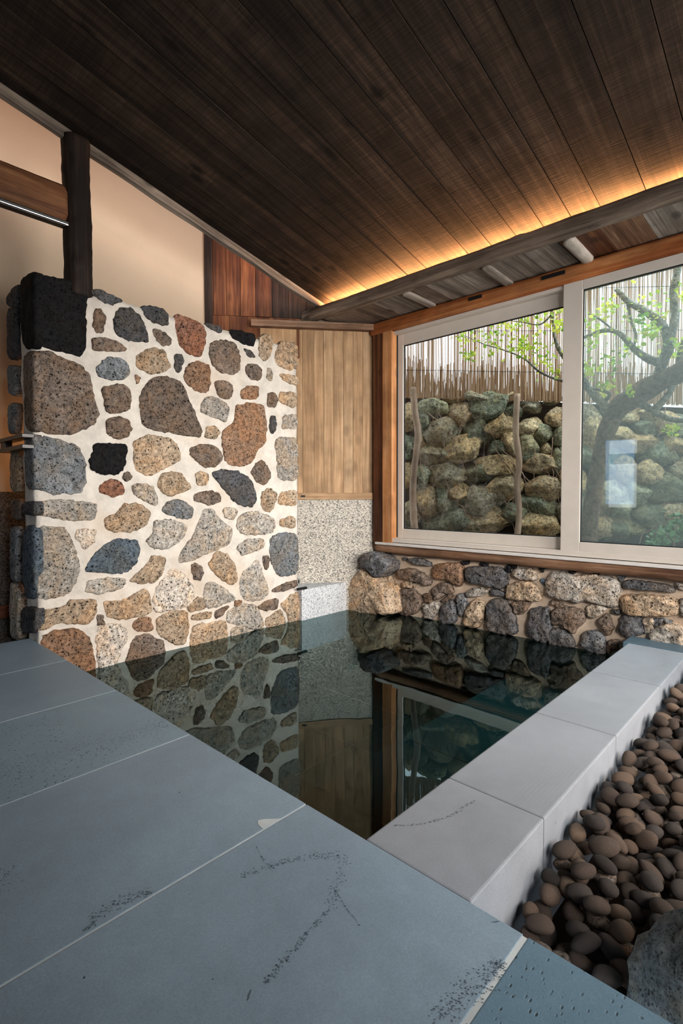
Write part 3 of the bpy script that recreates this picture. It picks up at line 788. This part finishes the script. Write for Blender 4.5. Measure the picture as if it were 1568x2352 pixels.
# ---- log beam in front of the window soffit
def logbeam(name, p0, p1, ry, rz, mat, n=20, segs=70, seed=1, knots=6, sq=3.2, wob=.06):
    p0, p1 = Vector(p0), Vector(p1); Ld = (p1-p0).length; t = (p1-p0).normalized(); y = Vector((0, 0, 1)).cross(t).normalized(); z = t.cross(y)
    if abs(t.z) > .9: y = Vector((0, 1, 0)); z = t.cross(y)
    rs = random.Random(seed); kn = [(rs.uniform(.05, .95)*Ld, rs.uniform(0, 6.28), rs.uniform(.012, .03)) for _ in range(knots)]
    V = []; F = []
    for i in range(segs+1):
        s = Ld*i/segs
        oy = noise.noise(Vector((s*.9, seed, 0)))*.018; oz = noise.noise(Vector((s*.9, 0, seed)))*.014
        e = 1-.35*max(0, 1-min(s, Ld-s)/.02)
        for k in range(n):
            a = 2*math.pi*k/n; ca, sa = math.cos(a), math.sin(a)
            rr = (abs(ca)**sq+abs(sa)**sq)**(-1/sq)
            rr *= 1+wob*noise.noise(Vector((s*4, ca*1.5, sa*1.5+seed)))+wob*.5*noise.noise(Vector((s*15, ca*4, sa*4+seed)))
            for ks, ka, kh in kn:
                da = math.atan2(math.sin(a-ka), math.cos(a-ka)); d2 = ((s-ks)/.035)**2+(da/.4)**2
                if d2 < 6: rr += kh/ry*math.exp(-d2)*.5
            V.append(Vector((s-Ld/2, ca*ry*rr*e+oy, sa*rz*rr*e+oz)))
    for i in range(segs):
        for k in range(n): F.append((i*n+k, i*n+(k+1) % n, (i+1)*n+(k+1) % n, (i+1)*n+k))
    F.append(tuple(range(n-1, -1, -1))); F.append(tuple(range(segs*n, (segs+1)*n)))
    return mesh_obj(name, V, F, mat, None, True, frame(t, y, z, (p0+p1)/2))
bm_l = on(655, 742, 1, 3.86).x
lb = logbeam('log_beam', (bm_l, 3.862, 2.89), (2.4, 3.862, 2.89), .068, .057, W_BEAM, segs=160, seed=3, knots=26, sq=3.4, wob=.05)
tag(lb, 'long weathered log beam crossing in front of the window below the glowing ceiling', 'beam')
lo = lamp('cove_window', 'AREA', (-.8, 3.965, 2.945), (-.8, 3.9, 3.4), 150, (1.0, .44, .16), 6.4, .02)
lo.matrix_world = frame((1, 0, 0), Vector((0, 1, -.75)).normalized().cross(Vector((1, 0, 0))), (0, 1, -.9), (-.75, 3.94, 2.932))

# soffit boards and half-log rafters
sf = empty('ceiling_2'); tag(sf, kind='structure')
xs = [-3.95, -3.5, -3.25, -2.93, -2.66, -2.3, -2.05, -1.5, -1.22, -.95, -.6, -.3, .1, .5, .9, 1.4, 1.9, 2.4]
mats = [W_BEAM, W_BEAM, W_GREY, W_BEAM, W_GREY, W_GREY, W_GREY, W_RED, W_SILL, W_GREY]
for i, (a, b) in enumerate(zip(xs, xs[1:])):
    abox('soffit_board', a+.001, b-.001, 3.90, 4.5, HZ1+.002+random.uniform(0, .008), HZ1+.03, mats[i % 10], sf, .002, axis='y')
for px in (968, 1150, 1334):
    P = on(px, {968: 690, 1150: 635, 1334: 577}[px], 2, HZ1)
    rf = logbeam('rafter_log', (P.x, 3.9, HZ1-.006), (P.x, 4.375, HZ1-.006), .045, .03 if px == 1334 else .016, W_PALE if px != 1150 else W_GREY, segs=16, seed=px, knots=1)
    tag(rf, 'short pale half-round rafter log under the soffit, '+{968: 'nearest the back corner', 1150: 'between the other two', 1334: 'above the middle of the window'}[px], 'rafter')
hd = logbeam('window_header', (-3.70, 4.40, (HZ0+HZ1)/2), (2.3, 4.40, (HZ0+HZ1)/2), .05, (HZ1-HZ0)/2-.002, W_ORNG, segs=120, seed=8, knots=8, sq=7, wob=.035)
tag(hd, 'long orange-brown timber header running above the window', 'beam')
for (pa, pb) in ((1076, 1106), (1243, 1297)):
    A, B = on(pa, 690 if pa < 1200 else 655, 1, 4.345), on(pb, 681 if pa < 1200 else 640, 1, 4.345)
    mo = bbox('mortise', (abs(B.x-A.x), .012, .03), Matrix.Translation(((A.x+B.x)/2, 4.347, 2.79)), BLACK, None, .002)
    mo.parent = hd; mo.matrix_parent_inverse = hd.matrix_basis.inverted()
# corner post of the window
cp = empty('corner_post', (-3.64, 4.38, .4)); tag(cp, 'square wooden corner post between the board wall and the window', 'post')
abox('dark_side', on(856, 900, 1, 4.36).x, on(878, 900, 1, 4.36).x, 4.36, 4.5, .42, HZ1, W_RED, cp, .004, axis='z')
abox('pale_face', on(878, 900, 1, 4.355).x, on(899, 900, 1, 4.355).x, 4.355, 4.5, .475, HZ0+.01, W_PEACH, cp, .003, axis='z')

# ---- window
wd = empty('window_1'); tag(wd, kind='structure')
fx0 = on(899, 1000, 1, 4.40).x; X1 = 2.2
fz0, fz1 = .50, 2.70
abox('window_frame', fx0, fx0+.03, 4.39, 4.50, fz0, fz1, FRAMEM, wd, .003)
abox('window_frame', fx0, X1, 4.39, 4.50, fz1-.03, fz1+.0, FRAMEM, wd, .003)
abox('window_frame', fx0, X1, 4.37, 4.50, fz0-.02, fz0+.022, FRAMEM, wd, .003)
def sash(x0, x1, z0, z1, y0, y1, wl_, wr_, wt_, wbm, gm, name='window_sash'):
    r = empty(name, (x0, y0, z0)); adopt(r, wd); r.matrix_parent_inverse = Matrix()
    ob = []
    ob.append(abox('stile', x0, x0+wl_, y0, y1, z0, z1, FRAMEM, None, .004)); ob.append(abox('stile', x1-wr_, x1, y0, y1, z0, z1, FRAMEM, None, .004))
    ob.append(abox('rail', x0+wl_, x1-wr_, y0+.001, y1, z1-wt_, z1, FRAMEM, None, .004)); ob.append(abox('rail', x0+wl_, x1-wr_, y0+.001, y1, z0, z0+wbm, FRAMEM, None, .004))
    yg = y0+.018
    g = .008
    for a in ((x0+wl_, x0+wl_+g, z0+wbm, z1-wt_), (x1-wr_-g, x1-wr_, z0+wbm, z1-wt_), (x0+wl_, x1-wr_, z1-wt_-g, z1-wt_), (x0+wl_, x1-wr_, z0+wbm, z0+wbm+g)):
        ob.append(abox('gasket', a[0], a[1], yg-.004, yg+.01, a[2], a[3], GASK, None, 0))
    ob.append(mesh_obj('pane', [(x0+wl_, yg, z0+wbm), (x1-wr_, yg, z0+wbm), (x1-wr_, yg, z1-wt_), (x0+wl_, yg, z1-wt_)], [(0, 1, 2, 3)], gm))
    for o in ob:
        o.parent = r; o.matrix_parent_inverse = Matrix.Translation(r.location).inverted()
    return r
sx = on(1290, 950, 1, 4.375).x
gl = on(927, 1000, 1, 4.465).x
ls = sash(fx0+.03, sx+.06, fz0+.022, fz1-.03, 4.45, 4.49, gl-fx0-.03, .06, .115, .10, GLASS)
rsx = sash(sx, X1, fz0+.0, fz1-.0, 4.375, 4.42, on(1334, 950, 1, 4.375).x-sx, .1, .075, .10, GLASS2)
abox('gap_strip', fx0+.0301, fx0+.045, 4.44, 4.45, fz0+.03, fz1-.03, GASK, wd, 0)
ws = abox('window_sill', on(861, 1245, 1, 4.34).x, 2.2, 4.335, 4.5, .448, .474, WHITE, None, .004); tag(ws, 'thin white stone sill board along the bottom of the window', 'window sill')
sl = logbeam('sill_log', (on(858, 1250, 1, 4.36).x, 4.405, .405), (2.3, 4.405, .405), .06, .044, W_SILL, segs=120, seed=12, knots=18, sq=5, wob=.05)
tag(sl, 'knotty brown log lying on the rubble wall under the white window sill', 'log')

# ---- post, left beam, rail on the stone wall
pt = logbeam('log_post', (-3.965, 1.455, 2.40), (-3.965, 1.455, 3.54), .088, .08, W_DARK, segs=50, seed=21, knots=5, sq=3, wob=.1)
tag(pt, 'dark charred log post standing on the near end of the stone wall', 'post')
bl = logbeam('crossbeam', (-3.97, -2.4, 3.025), (-3.97, 1.40, 3.025), .07, .125, W_CROSS, segs=90, seed=23, knots=6, sq=5, wob=.04)
tag(bl, 'brown cracked timber crossbeam meeting the dark log post at the left edge', 'beam')
rl = empty('metal_rail', (-3.93, 0, 2.87)); tag(rl, 'narrow shiny metal track under the brown crossbeam', 'rail')
abox('track', -3.955, -3.905, -2.4, 1.38, 2.872, 2.90, STEEL, rl, .006, axis='y'); abox('track_groove', -3.96, -3.90, -2.4, 1.36, 2.862, 2.873, IRON, rl, .002, axis='y')

# rest of the room
wr = empty('wall_right'); tag(wr, kind='structure')
abox('plaster', 2.4, 2.6, -2.7, 1.6, -.2, 4.6, PLAS, wr, 0)
abox('plaster', 2.4, 2.6, 4.3, 4.7, -.2, 4.6, PLAS, wr, 0); abox('plaster', 2.4, 2.6, 1.6, 4.3, 2.75, 4.6, PLAS, wr, 0); abox('plaster', 2.4, 2.6, 1.6, 4.3, -.2, .8, PLAS, wr, 0)
wq = empty('wall_rear'); tag(wq, kind='structure')
for a in ((-5, -3.33, -.2, 4.6), (-2.77, 2.6, -.2, 4.6), (-3.33, -2.77, 2.06, 4.6), (-3.33, -2.77, -.2, .7)):
    abox('plaster', a[0], a[1], -2.8, -2.6, a[2], a[3], PLAS, wq, 0)
abox('partition_bar', -3.33, -2.77, -2.75, -2.65, 1.58, 1.78, W_DARK, wq, 0)

# ------------------------------------------------------------------ COURT OUTSIDE
L0 = Vector((-4.17, 5.65, 0)); R0 = Vector((-1.28, 7.2, 0)); FD = (R0-L0).normalized(); FN = Vector((FD.y, -FD.x, 0))
if FN.y > 0: FN = -FN
def fp(px, py, off=0): return onp(px, py, L0+FN*off, FN)
cg = mesh_obj('court_ground', [(-7, 4.7, -.2), (3, 4.7, -.2), (5, 11, .2), (-7, 11, .2)], [(0, 1, 2, 3)], SOIL); tag(cg, kind='structure')
bk = []
pA_, pB_ = L0-FD*1.6-FN*.3, L0+FD*6.5-FN*.3
zt = lambda p: 2.15
em = mesh_obj('rock_backing', [pA_, pB_, pB_-FN*.6, pA_-FN*.6]+[v+Vector((0, 0, h)) for v, h in ((pA_, 2.5), (pB_, 1.75), (pB_-FN*.6, 1.75), (pA_-FN*.6, 2.5))],
              [(0, 1, 5, 4), (4, 5, 6, 7), (1, 2, 6, 5), (0, 4, 7, 3), (2, 3, 7, 6)], SOIL)  # backing added so the gaps between the rocks stay dark
tag(em, 'dark backing added behind the loose rocks outside the window to darken their gaps', 'backing')
rocks_px = [(300,750,60,40),(435,790,60,60),(575,740,80,60),(635,840,60,65),(345,860,85,65),(520,870,70,70),(790,850,50,45),(845,880,45,50),(925,790,40,50),(250,820,35,60),(440,960,90,60),(300,980,75,60),(620,960,40,40),(690,930,40,70),(780,950,45,60),(840,1030,80,45),(930,900,30,60),(620,1040,85,50),(380,1090,80,60),(530,1080,70,50),(650,1150,70,60),(240,1090,40,60),(270,1220,60,70),(360,1210,45,60),(420,1180,50,50),(540,1220,90,80),(380,1310,100,55),(590,1310,80,70),(500,1340,50,40),(860,1150,70,60),(820,1250,80,70),(830,1340,100,60),(800,740,40,30),(690,770,40,40),(870,960,30,30),(930,1010,25,60),(240,930,30,40),(690,1280,60,60),(420,700,50,30),(520,700,60,30),(760,1000,40,30),(650,700,60,35),(900,700,40,30),(170,800,40,60),(160,950,40,60),(170,1100,40,60),(180,1280,50,60),
(1370,850,50,35),(1460,820,60,50),(1540,840,40,50),(1340,920,80,50),(1440,980,70,60),(1530,940,60,50),(1540,1060,50,60),(1470,1150,90,90),(1380,1080,60,60),(1320,1180,80,70),(1250,1080,60,80),(1150,1000,80,90),(1120,880,70,80),(1150,1200,90,90),(1400,1290,80,60),(1500,1270,70,50),(1300,1320,90,60),(1120,1350,80,60),(1500,1360,80,60),(1220,900,60,50),(1090,790,50,50),(1200,1360,60,50),(1390,780,40,30),(1240,1250,60,50),(1010,850,50,60),(1010,980,55,60),(1000,1120,60,70),(1010,1260,60,70),(1190,780,50,35),(1290,790,50,40),(1620,900,60,60),(1640,1050,70,70),(1620,1200,80,70),(1640,1340,80,70)]
def rock_mesh(seed, sx, sy, sz, npl=13):
    rs = random.Random(seed); bm = bmesh.new(); bmesh.ops.create_icosphere(bm, subdivisions=4, radius=1)
    planes = []
    for k in range(npl):
        d = Vector((rs.gauss(0, 1), rs.gauss(0, 1), rs.gauss(0, 1))).normalized(); planes.append((d, rs.uniform(.62, .9)))
    for v in bm.verts:
        p = v.co.copy()
        for d, t in planes:
            q = p.dot(d)
            if q > t: p -= d*(q-t)*.9
        p *= 1+.10*noise.noise(v.co*1.7+Vector((seed, 0, 0)))+.08*noise.noise(v.co*4.5+Vector((seed, 3, 0)))+.045*noise.noise(v.co*12)
        v.co = Vector((p.x*sx, p.y*sy, p.z*sz))
    me = bpy.data.meshes.new('rock'); bm.to_mesh(me); bm.free(); me.polygons.foreach_set('use_smooth', [True]*len(me.polygons)); return me
RC = ['7b7c65', '8a7b60', '666a58', '92805f', '7a7562', '5a5d4c', '998a6c']
ry = math.atan2(FD.y, FD.x)
for i, (a, b, c_, d_) in enumerate(rocks_px):
    px, py = 860+a/2.2147, 600+b/2.2147
    P = fp(px, py, random.uniform(-.03, .03)); q = proj(P)[2]/FPX/2.2147
    cosv = .88
    sx_, sz_ = c_*q*1.3/cosv, d_*q*1.3
    me = rock_mesh(i+1, sx_, min(.2, (sx_+sz_)*.55), sz_); me.materials.append(ROCK)
    o = bpy.data.objects.new('rock', me); COL.objects.link(o); o.location = P
    o.rotation_euler = (random.uniform(-.15, .15), random.uniform(-.3, .3), ry)
    o.color = lin(RC[i % 7])+(1,)
    side = 'seen through the left pane' if a < 965 else 'seen through the right pane'
    big = 'large ' if c_*d_ > 4500 else ('middling ' if c_*d_ > 2500 else 'small ')
    lev = 'near the top, under the reeds' if b < 800 else ('at mid height' if b < 1080 else 'low in the pile')
    tag(o, big+'mossy grey rock '+lev+', '+side, 'rock', 'rocks of the loose wall outside the window, '+big.strip()+' '+lev+' '+side)

# reed screen above the rocks
REED = None
s = NT('reed'); vec = s.coord((1, 1, 1)); n = s.noise(vec, 3, 3); st = s.n('ShaderNodeMapping'); s.l(vec, st.inputs[0]); st.inputs['Scale'].default_value = (120, 120, 1.2); n2 = s.noise(st.outputs[0], 1, 2)
col = s.ramp(n2, [(.25, lin('5a4636')), (.42, lin('a08062')), (.55, lin('c4a583')), (.8, lin('ddc8a8'))]); REED = s.fin(col, .6, None, .3)
tb = s.n('ShaderNodeBsdfTranslucent'); s.l(col, tb.inputs[0]); mx = s.n('ShaderNodeMixShader'); mx.inputs[0].default_value = .5
s.l(s.b.outputs[0], mx.inputs[1]); s.l(tb.outputs[0], mx.inputs[2]); s.l(mx.outputs[0], s.out.inputs[0])
V = []; F = []; rs = random.Random(9)
def zreed(sd_):
    q = L0+FD*max(-.4, min(6, sd_))+FN*.12; px = proj(q)[0]; px = max(700, min(1700, px)); return fp(px, 912+(px-928)*.03, .12).z
for k in range(2700):
    t = (k+rs.random())/2700; sdist = -1.3+t*6.6; base = L0+FD*sdist+FN*.12
    z0 = zreed(sdist)+rs.uniform(-.015, .015)
    p = base+FN*rs.uniform(-.012, .012)
    lay = rs.random()
    if lay < .55: z1 = z0+rs.uniform(.2, .5)+.12*noise.noise(Vector((sdist*3, 0, 0)))
    else: z1 = z0+1.9+rs.uniform(-.05, .05)
    r = rs.uniform(.0022, .004); lean = rs.uniform(-.012, .012); b_ = len(V)
    for (z, q) in ((z0, 0), (z1, lean)):
        for a in range(4):
            an = a*math.pi/2; V.append(p+FD*(q+math.cos(an)*r)+FN*math.sin(an)*r+Vector((0, 0, z)))
    for a in range(4): F.append((b_+a, b_+(a+1) % 4, b_+4+(a+1) % 4, b_+4+a))
rd = empty('reed_screen', L0+Vector((0, 0, 2.2))); tag(rd, 'backlit brown reed screen fencing the court above the rocks', 'reed fence')
o = mesh_obj('reeds', V, F, REED); adopt(o, rd); o['kind'] = 'stuff'
for zz in (.35, .85, 1.35):
    pts = [L0+FD*(-1.3+i*.3)+FN*.135+Vector((0, 0, zreed(-1.3+i*.3)+zz)) for i in range(23)]
    adopt(mesh_obj('binding_wire', *tube(pts, [.003]*23, 5), IRON), rd)

# stakes
for i, (P_, R_) in enumerate((([(948, 890), (953, 950), (960, 1000), (953, 1060), (948, 1130), (951, 1212)], [.042, .042, .045, .04, .044, .046]), ([(1188, 905), (1184, 990), (1192, 1060), (1187, 1120), (1192, 1180), (1184, 1260)], [.036, .038, .036, .038, .036, .04]))):
    pts, rr = smoothpath([fp(x, y, .28) for x, y in P_], R_, 6)
    if i == 0: pts += [pts[-1]+Vector((0, 0, -.6))]; rr += [.045]
    else: pts += [pts[-1]+Vector((0, 0, -.4))]; rr += [.04]
    o = mesh_obj('wooden_stake', *tube(pts, rr, 12, .12, i*5), W_POLE, None, True)
    tag(o, 'bleached driftwood stake before the rocks, '+('close to the left edge of the window' if i == 0 else 'in the middle of the left pane'), 'stake')

# roots creeping over the rocks
RT = plain('root_bark', lin('7a6454'), .9, .2, 0, .3)
rt_root = empty('creeping_roots', fp(1100, 1000, .2)); tag(rt_root, 'tangle of thin brown roots creeping over the rocks outside', 'roots')
rs = random.Random(31); V = []; F = []
for k in range(60):
    x, y = rs.uniform(930, 1300) if k < 44 else rs.uniform(1340, 1560), rs.uniform(910, 1180); dx = rs.uniform(-1, 1); P = []
    for j in range(7):
        P.append(fp(x, y, .13+.03*rs.random())); x += dx*12+rs.uniform(-8, 8); y += rs.uniform(5, 22)
    Q, R = smoothpath(P, [rs.uniform(.002, .006)]*7, 4); v, f = tube(Q, R, 5); b_ = len(V); V += v; F += [tuple(i+b_ for i in q) for q in f]
o = mesh_obj('roots', V, F, RT); adopt(o, rt_root); o['kind'] = 'stuff'

# tree
BARK = stone('grey_tree_bark', .25, .7, .05); 
TY = 5.25
def tp(x, y, yy=TY): return on(x, y, 1, yy)
tr = empty('tree', tp(1385, 1250)-Vector((0, 0, .8))); tag(tr, 'gnarled grey tree with crooked branches outside the right window pane', 'tree')
def limb(name, P, R, parent=tr, seed=0, yy=TY):
    pts, rr = smoothpath([tp(*p[:2], yy=(p[2] if len(p) > 2 else yy)) for p in P], R, 6)
    o = mesh_obj(name, *tube(pts, rr, 12, .25, seed), BARK, None, True); adopt(o, parent); o.color = lin('6b5a4c' if name == 'trunk' else '85857d')+(1,); return o
trunk = limb('trunk', [(1345, 1420), (1350, 1250), (1365, 1120), (1385, 1020), (1410, 950), (1450, 915), (1510, 880), (1600, 830), (1680, 760)], [.085, .08, .075, .075, .085, .095, .09, .09, .09])
BRS = [([(1400, 950), (1380, 925), (1350, 890), (1330, 850), (1295, 820), (1275, 780), (1268, 720), (1262, 660)], [.05, .04, .033, .026, .022, .018, .015, .012]),
       ([(1500, 895), (1515, 850), (1535, 790), (1520, 745), (1480, 715), (1440, 690), (1415, 665)], [.05, .044, .042, .036, .03, .026, .02]),
       ([(1525, 840), (1480, 820), (1450, 795), (1420, 765), (1385, 760), (1340, 775)], [.036, .032, .028, .024, .02, .014]),
       ([(1410, 945), (1440, 925), (1475, 930), (1500, 940), (1535, 905), (1555, 850), (1568, 790), (1590, 740)], [.035, .03, .028, .03, .028, .026, .022, .02]),
       ([(1535, 790), (1550, 730), (1545, 670), (1560, 600), (1555, 540)], [.035, .032, .03, .026, .02]),
       ([(1355, 895), (1320, 880), (1290, 875), (1240, 855), (1205, 825), (1160, 805), (1110, 790), (1060, 768)], [.02, .016, .014, .012, .01, .008, .006, .004]),
       ([(1268, 720), (1240, 745), (1200, 740), (1160, 735)], [.01, .008, .006, .004]),
       ([(1385, 925), (1400, 905), (1375, 895), (1350, 890)], [.02, .018, .014, .01]),
       ([(1480, 930), (1520, 955), (1568, 965), (1620, 940)], [.03, .026, .024, .02]),
       ([(1440, 690), (1450, 740), (1460, 770), (1455, 795)], [.014, .012, .012, .01]),
       ([(1415, 765), (1380, 735), (1350, 720)], [.012, .009, .005])]
LB = []
for i, (P_, R_) in enumerate(BRS):
    up_ = {6: 0, 9: 1, 10: 2}.get(i)
    LB.append(limb('branch' if up_ is None else 'twig', P_, R_, tr if up_ is None else LB[up_], i+3))
s = NT('spring_leaf'); i = s.n('ShaderNodeTexCoord'); n = s.noise(i.outputs['Object'], 6, 2)
lc = s.ramp(n, [(.35, lin('6e9a3a')), (.5, lin('a3b83e')), (.65, lin('c9c65a'))]); s.fin(lc, .5, None, .3)
tb = s.n('ShaderNodeBsdfTranslucent'); s.l(lc, tb.inputs[0]); mx = s.n('ShaderNodeMixShader'); mx.inputs[0].default_value = .55
s.l(s.b.outputs[0], mx.inputs[1]); s.l(tb.outputs[0], mx.inputs[2]); s.l(mx.outputs[0], s.out.inputs[0]); LEAF = s.m
def leaves(spots, n, seed, size=.03, mat=LEAF, name='foliage', parent=tr, spread=22):
    rs = random.Random(seed); V = []; F = []
    for k in range(n):
        x, y, sp_ = rs.choice(spots); c = tp(x+rs.gauss(0, sp_), y+rs.gauss(0, sp_*.8), TY+rs.uniform(-.2, .2))
        d = Vector((rs.gauss(0, 1), rs.gauss(0, 1), rs.gauss(0, .6)-.2)).normalized(); q = d.cross(Vector((rs.gauss(0, 1), rs.gauss(0, 1), rs.gauss(0, 1)))).normalized(); u_ = d.cross(q)
        l = size*rs.uniform(.6, 1.3); w_ = l*.42; b_ = len(V)
        V += [c-d*l*.5, c-d*l*.15+q*w_*.9+u_*l*.05, c+d*l*.25+q*w_*.7+u_*l*.06, c+d*l*.6, c+d*l*.25-q*w_*.7+u_*l*.06, c-d*l*.15-q*w_*.9+u_*l*.05, c]
        F += [(b_, b_+6, b_+1), (b_+1, b_+6, b_+2), (b_+2, b_+6, b_+3), (b_+3, b_+6, b_+4), (b_+4, b_+6, b_+5), (b_+5, b_+6, b_)]
    o = mesh_obj(name, V, F, mat); adopt(o, parent); o['kind'] = 'stuff'; return o
leaves([(1100, 765, 22), (1060, 770, 14), (1140, 740, 20), (1180, 735, 22), (1220, 730, 20), (1250, 710, 20), (1285, 745, 14), (1130, 800, 14), (1075, 820, 8), (1215, 790, 22), (1245, 820, 20), (1270, 850, 18), (1190, 800, 14), (1295, 700, 15), (1160, 765, 18),
        (1370, 745, 22), (1400, 700, 16), (1380, 830, 20), (1440, 800, 18), (1500, 760, 14), (1350, 790, 16), (1470, 740, 18), (1560, 680, 20), (1545, 800, 16), (1390, 890, 12), (1490, 700, 22), (1350, 850, 14), (1450, 900, 10), (1540, 985, 8)], 1250, 4, .042)
# fern-like shrub low at the right
SHR = plain('dark_shrub_leaf', lin('3f6a3c'), .5, .3, 0, .3)
sh = empty('green_shrub', tp(1545, 1260)); tag(sh, 'low dark green leafy shrub at the bottom of the right window pane', 'shrub')
leaves([(1560, 1200, 14), (1540, 1225, 14), (1520, 1240, 12), (1590, 1200, 20), (1570, 1230, 14), (1500, 1245, 8)], 330, 6, .045, SHR, 'leaves', sh)
adopt(mesh_obj('stem', *tube([tp(1545, 1270)-Vector((0, 0, .5)), tp(1545, 1270), tp(1552, 1210)], [.01, .008, .004], 6), RT), sh)

# ------------------------------------------------------------------ PEBBLES
pb = abox('pebble_bed_base', -.617, 1.6, DE, 4.2, -.5, -.36, SOIL, fl, 0)
rs = random.Random(77)
def bedz(x, y):
    return -.335+.17*min(1, max(0, (y-1.05)/.45))+.03*min(1, max(0, (y-2)/1.5))+.02*noise.noise(Vector((x*4, y*4, 0)))-.03*max(0, x+.2)
X0, X1p, Y0, Y1 = -.595, 1.0, 1.13, 4.1
protos = []
for k in range(9):
    bm = bmesh.new(); bmesh.ops.create_icosphere(bm, subdivisions=3, radius=1)
    a, b, c_ = rs.uniform(1.2, 1.5), rs.uniform(.92, 1.05), rs.uniform(.72, .88)
    for v in bm.verts:
        p = v.co; f_ = 1+.12*noise.noise(p*.9+Vector((k*9, 0, 0)))+.03*noise.noise(p*2.6+Vector((k*9, 5, 0)))
        e = 1+.10*p.x
        v.co = Vector((p.x*a*f_, p.y*b*f_*e, p.z*c_*f_*e))
    me = bpy.data.meshes.new('pebble'); bm.to_mesh(me); bm.free(); me.polygons.foreach_set('use_smooth', [True]*len(me.polygons)); me.materials.append(PEB); protos.append(me)
pos = []; cell = {}; CS = .075
def settle(x, y, r):
    z = bedz(x, y)+r
    i0, j0 = int(x/CS+100), int(y/CS+100)
    for i in range(i0-1, i0+2):
        for j in range(j0-1, j0+2):
            for (a, b, c_, q) in cell.get((i, j), ()):
                d2 = (a-x)**2+(b-y)**2; R = (r+q)*.93
                if d2 < R*R: z = max(z, c_+math.sqrt(R*R-d2))
    return z
for k in range(2300):
    r = rs.uniform(.021, .030)
    best = None
    for t in range(7):
        x, y = rs.uniform(X0+r*.6, X1p), rs.uniform(Y0+r*.6, Y1); z = settle(x, y, r)
        dz = z-bedz(x, y)
        if best is None or dz < best[3]: best = (x, y, z, dz)
    x, y, z, dz = best
    if dz > .105: continue
    pos.append((x, y, z, r)); cell.setdefault((int(x/CS+100), int(y/CS+100)), []).append((x, y, z, r))
def vis(p):
    x, y, q = proj(p[:3])
    # hidden by the deck edge?
    t = (DE-0)/p[1]; zc = 1+(p[2]-1)*t
    ins = -20 < x < 1590 and y < 2390 and (zc > -.01)
    top = 1 if not any((a-p[0])**2+(b-p[1])**2 < .0006 and c_ > p[2]+.02 for ii in (-1, 0, 1) for jj in (-1, 0, 1) for (a, b, c_, q2) in cell.get((int(p[0]/CS+100)+ii, int(p[1]/CS+100)+jj), ())) else 0
    return (ins and top, p[3]/q)
sc_ = sorted(range(len(pos)), key=lambda i: (vis(pos[i])[0], vis(pos[i])[1]), reverse=True)
PC = ['433b36', '4d423b', '3b3736', '54483f', '332f2e', '5e5147', '473e39']
stuffV = []; stuffF = []
for rank, i in enumerate(sc_):
    x, y, z, r = pos[i]; me = protos[rs.randrange(9)]
    rot = Matrix.Rotation(rs.random()*6.28, 4, 'Z') @ Matrix.Rotation(rs.gauss(0, .3), 4, 'Y') @ Matrix.Rotation(rs.gauss(0, .4), 4, 'X')
    M = Matrix.Translation((x, y, z)) @ rot @ Matrix.Scale(r*rs.uniform(.95, 1.12), 4)
    if rank < 300 and vis(pos[i])[0]:
        o = bpy.data.objects.new('pebble', me); COL.objects.link(o); o.matrix_basis = M
        k = rs.uniform(.8, 1.2); o.color = tuple(v*k for v in lin(rs.choice(PC)))+(1,)
        zone = ('in the near corner between ledge and floor' if y < 1.45 else 'beside the near half of the ledge' if y < 2.3 else 'beside the far half of the ledge')
        tag(o, 'egg-shaped dark porous lava pebble '+zone, 'pebble', 'lava pebbles '+zone)
    elif z-bedz(x, y) > .0:
        b_ = len(stuffV); stuffV += [M @ v.co for v in me.vertices]; stuffF += [tuple(q+b_ for q in p.vertices) for p in me.polygons]
o = mesh_obj('pebble_bed', stuffV, stuffF, PEB, None, True); o.color = lin('5c544e')+(1,); tag(o, 'remaining mass of dark lava pebbles filling the bed beside the ledge', 'pebbles', None, 'stuff')
# dark pebbles on the far left behind the deck
V = []; F = []
for k in range(60):
    x, y, r = rs.uniform(-4.72, -4.08), rs.uniform(.4, 2.0), rs.uniform(.03, .045); me = protos[k % 9]
    M = Matrix.Translation((x, y, -.15+r*.7)) @ Matrix.Rotation(rs.random()*6, 4, 'Z') @ Matrix.Scale(r, 4)
    b_ = len(V); V += [M @ v.co for v in me.vertices]; F += [tuple(q+b_ for q in p.vertices) for p in me.polygons]
o = mesh_obj('gravel_strip', V, F, PEB, None, True); o.color = lin('3c3836')+(1,); tag(o, 'dark pebbles between the deck and the left wall', 'pebbles', None, 'stuff')
# boulder at the lower right
me = rock_mesh(901, .19, .17, .27, 0); me.materials.append(PEB)
bo = bpy.data.objects.new('boulder', me); COL.objects.link(bo); bo.location = (-.125, 1.335, -.17); bo.color = lin('565e62')+(1,)
tag(bo, 'large smooth boulder at the lower right edge beside the pebbles', 'boulder')
# warm low garden lamp light falling over the pebbles from the right
lamp('pebble_lamp', 'SPOT', (1.5, 2.6, .9), (-.5, 2.2, -.15), 60, (1.0, .55, .25), .12)
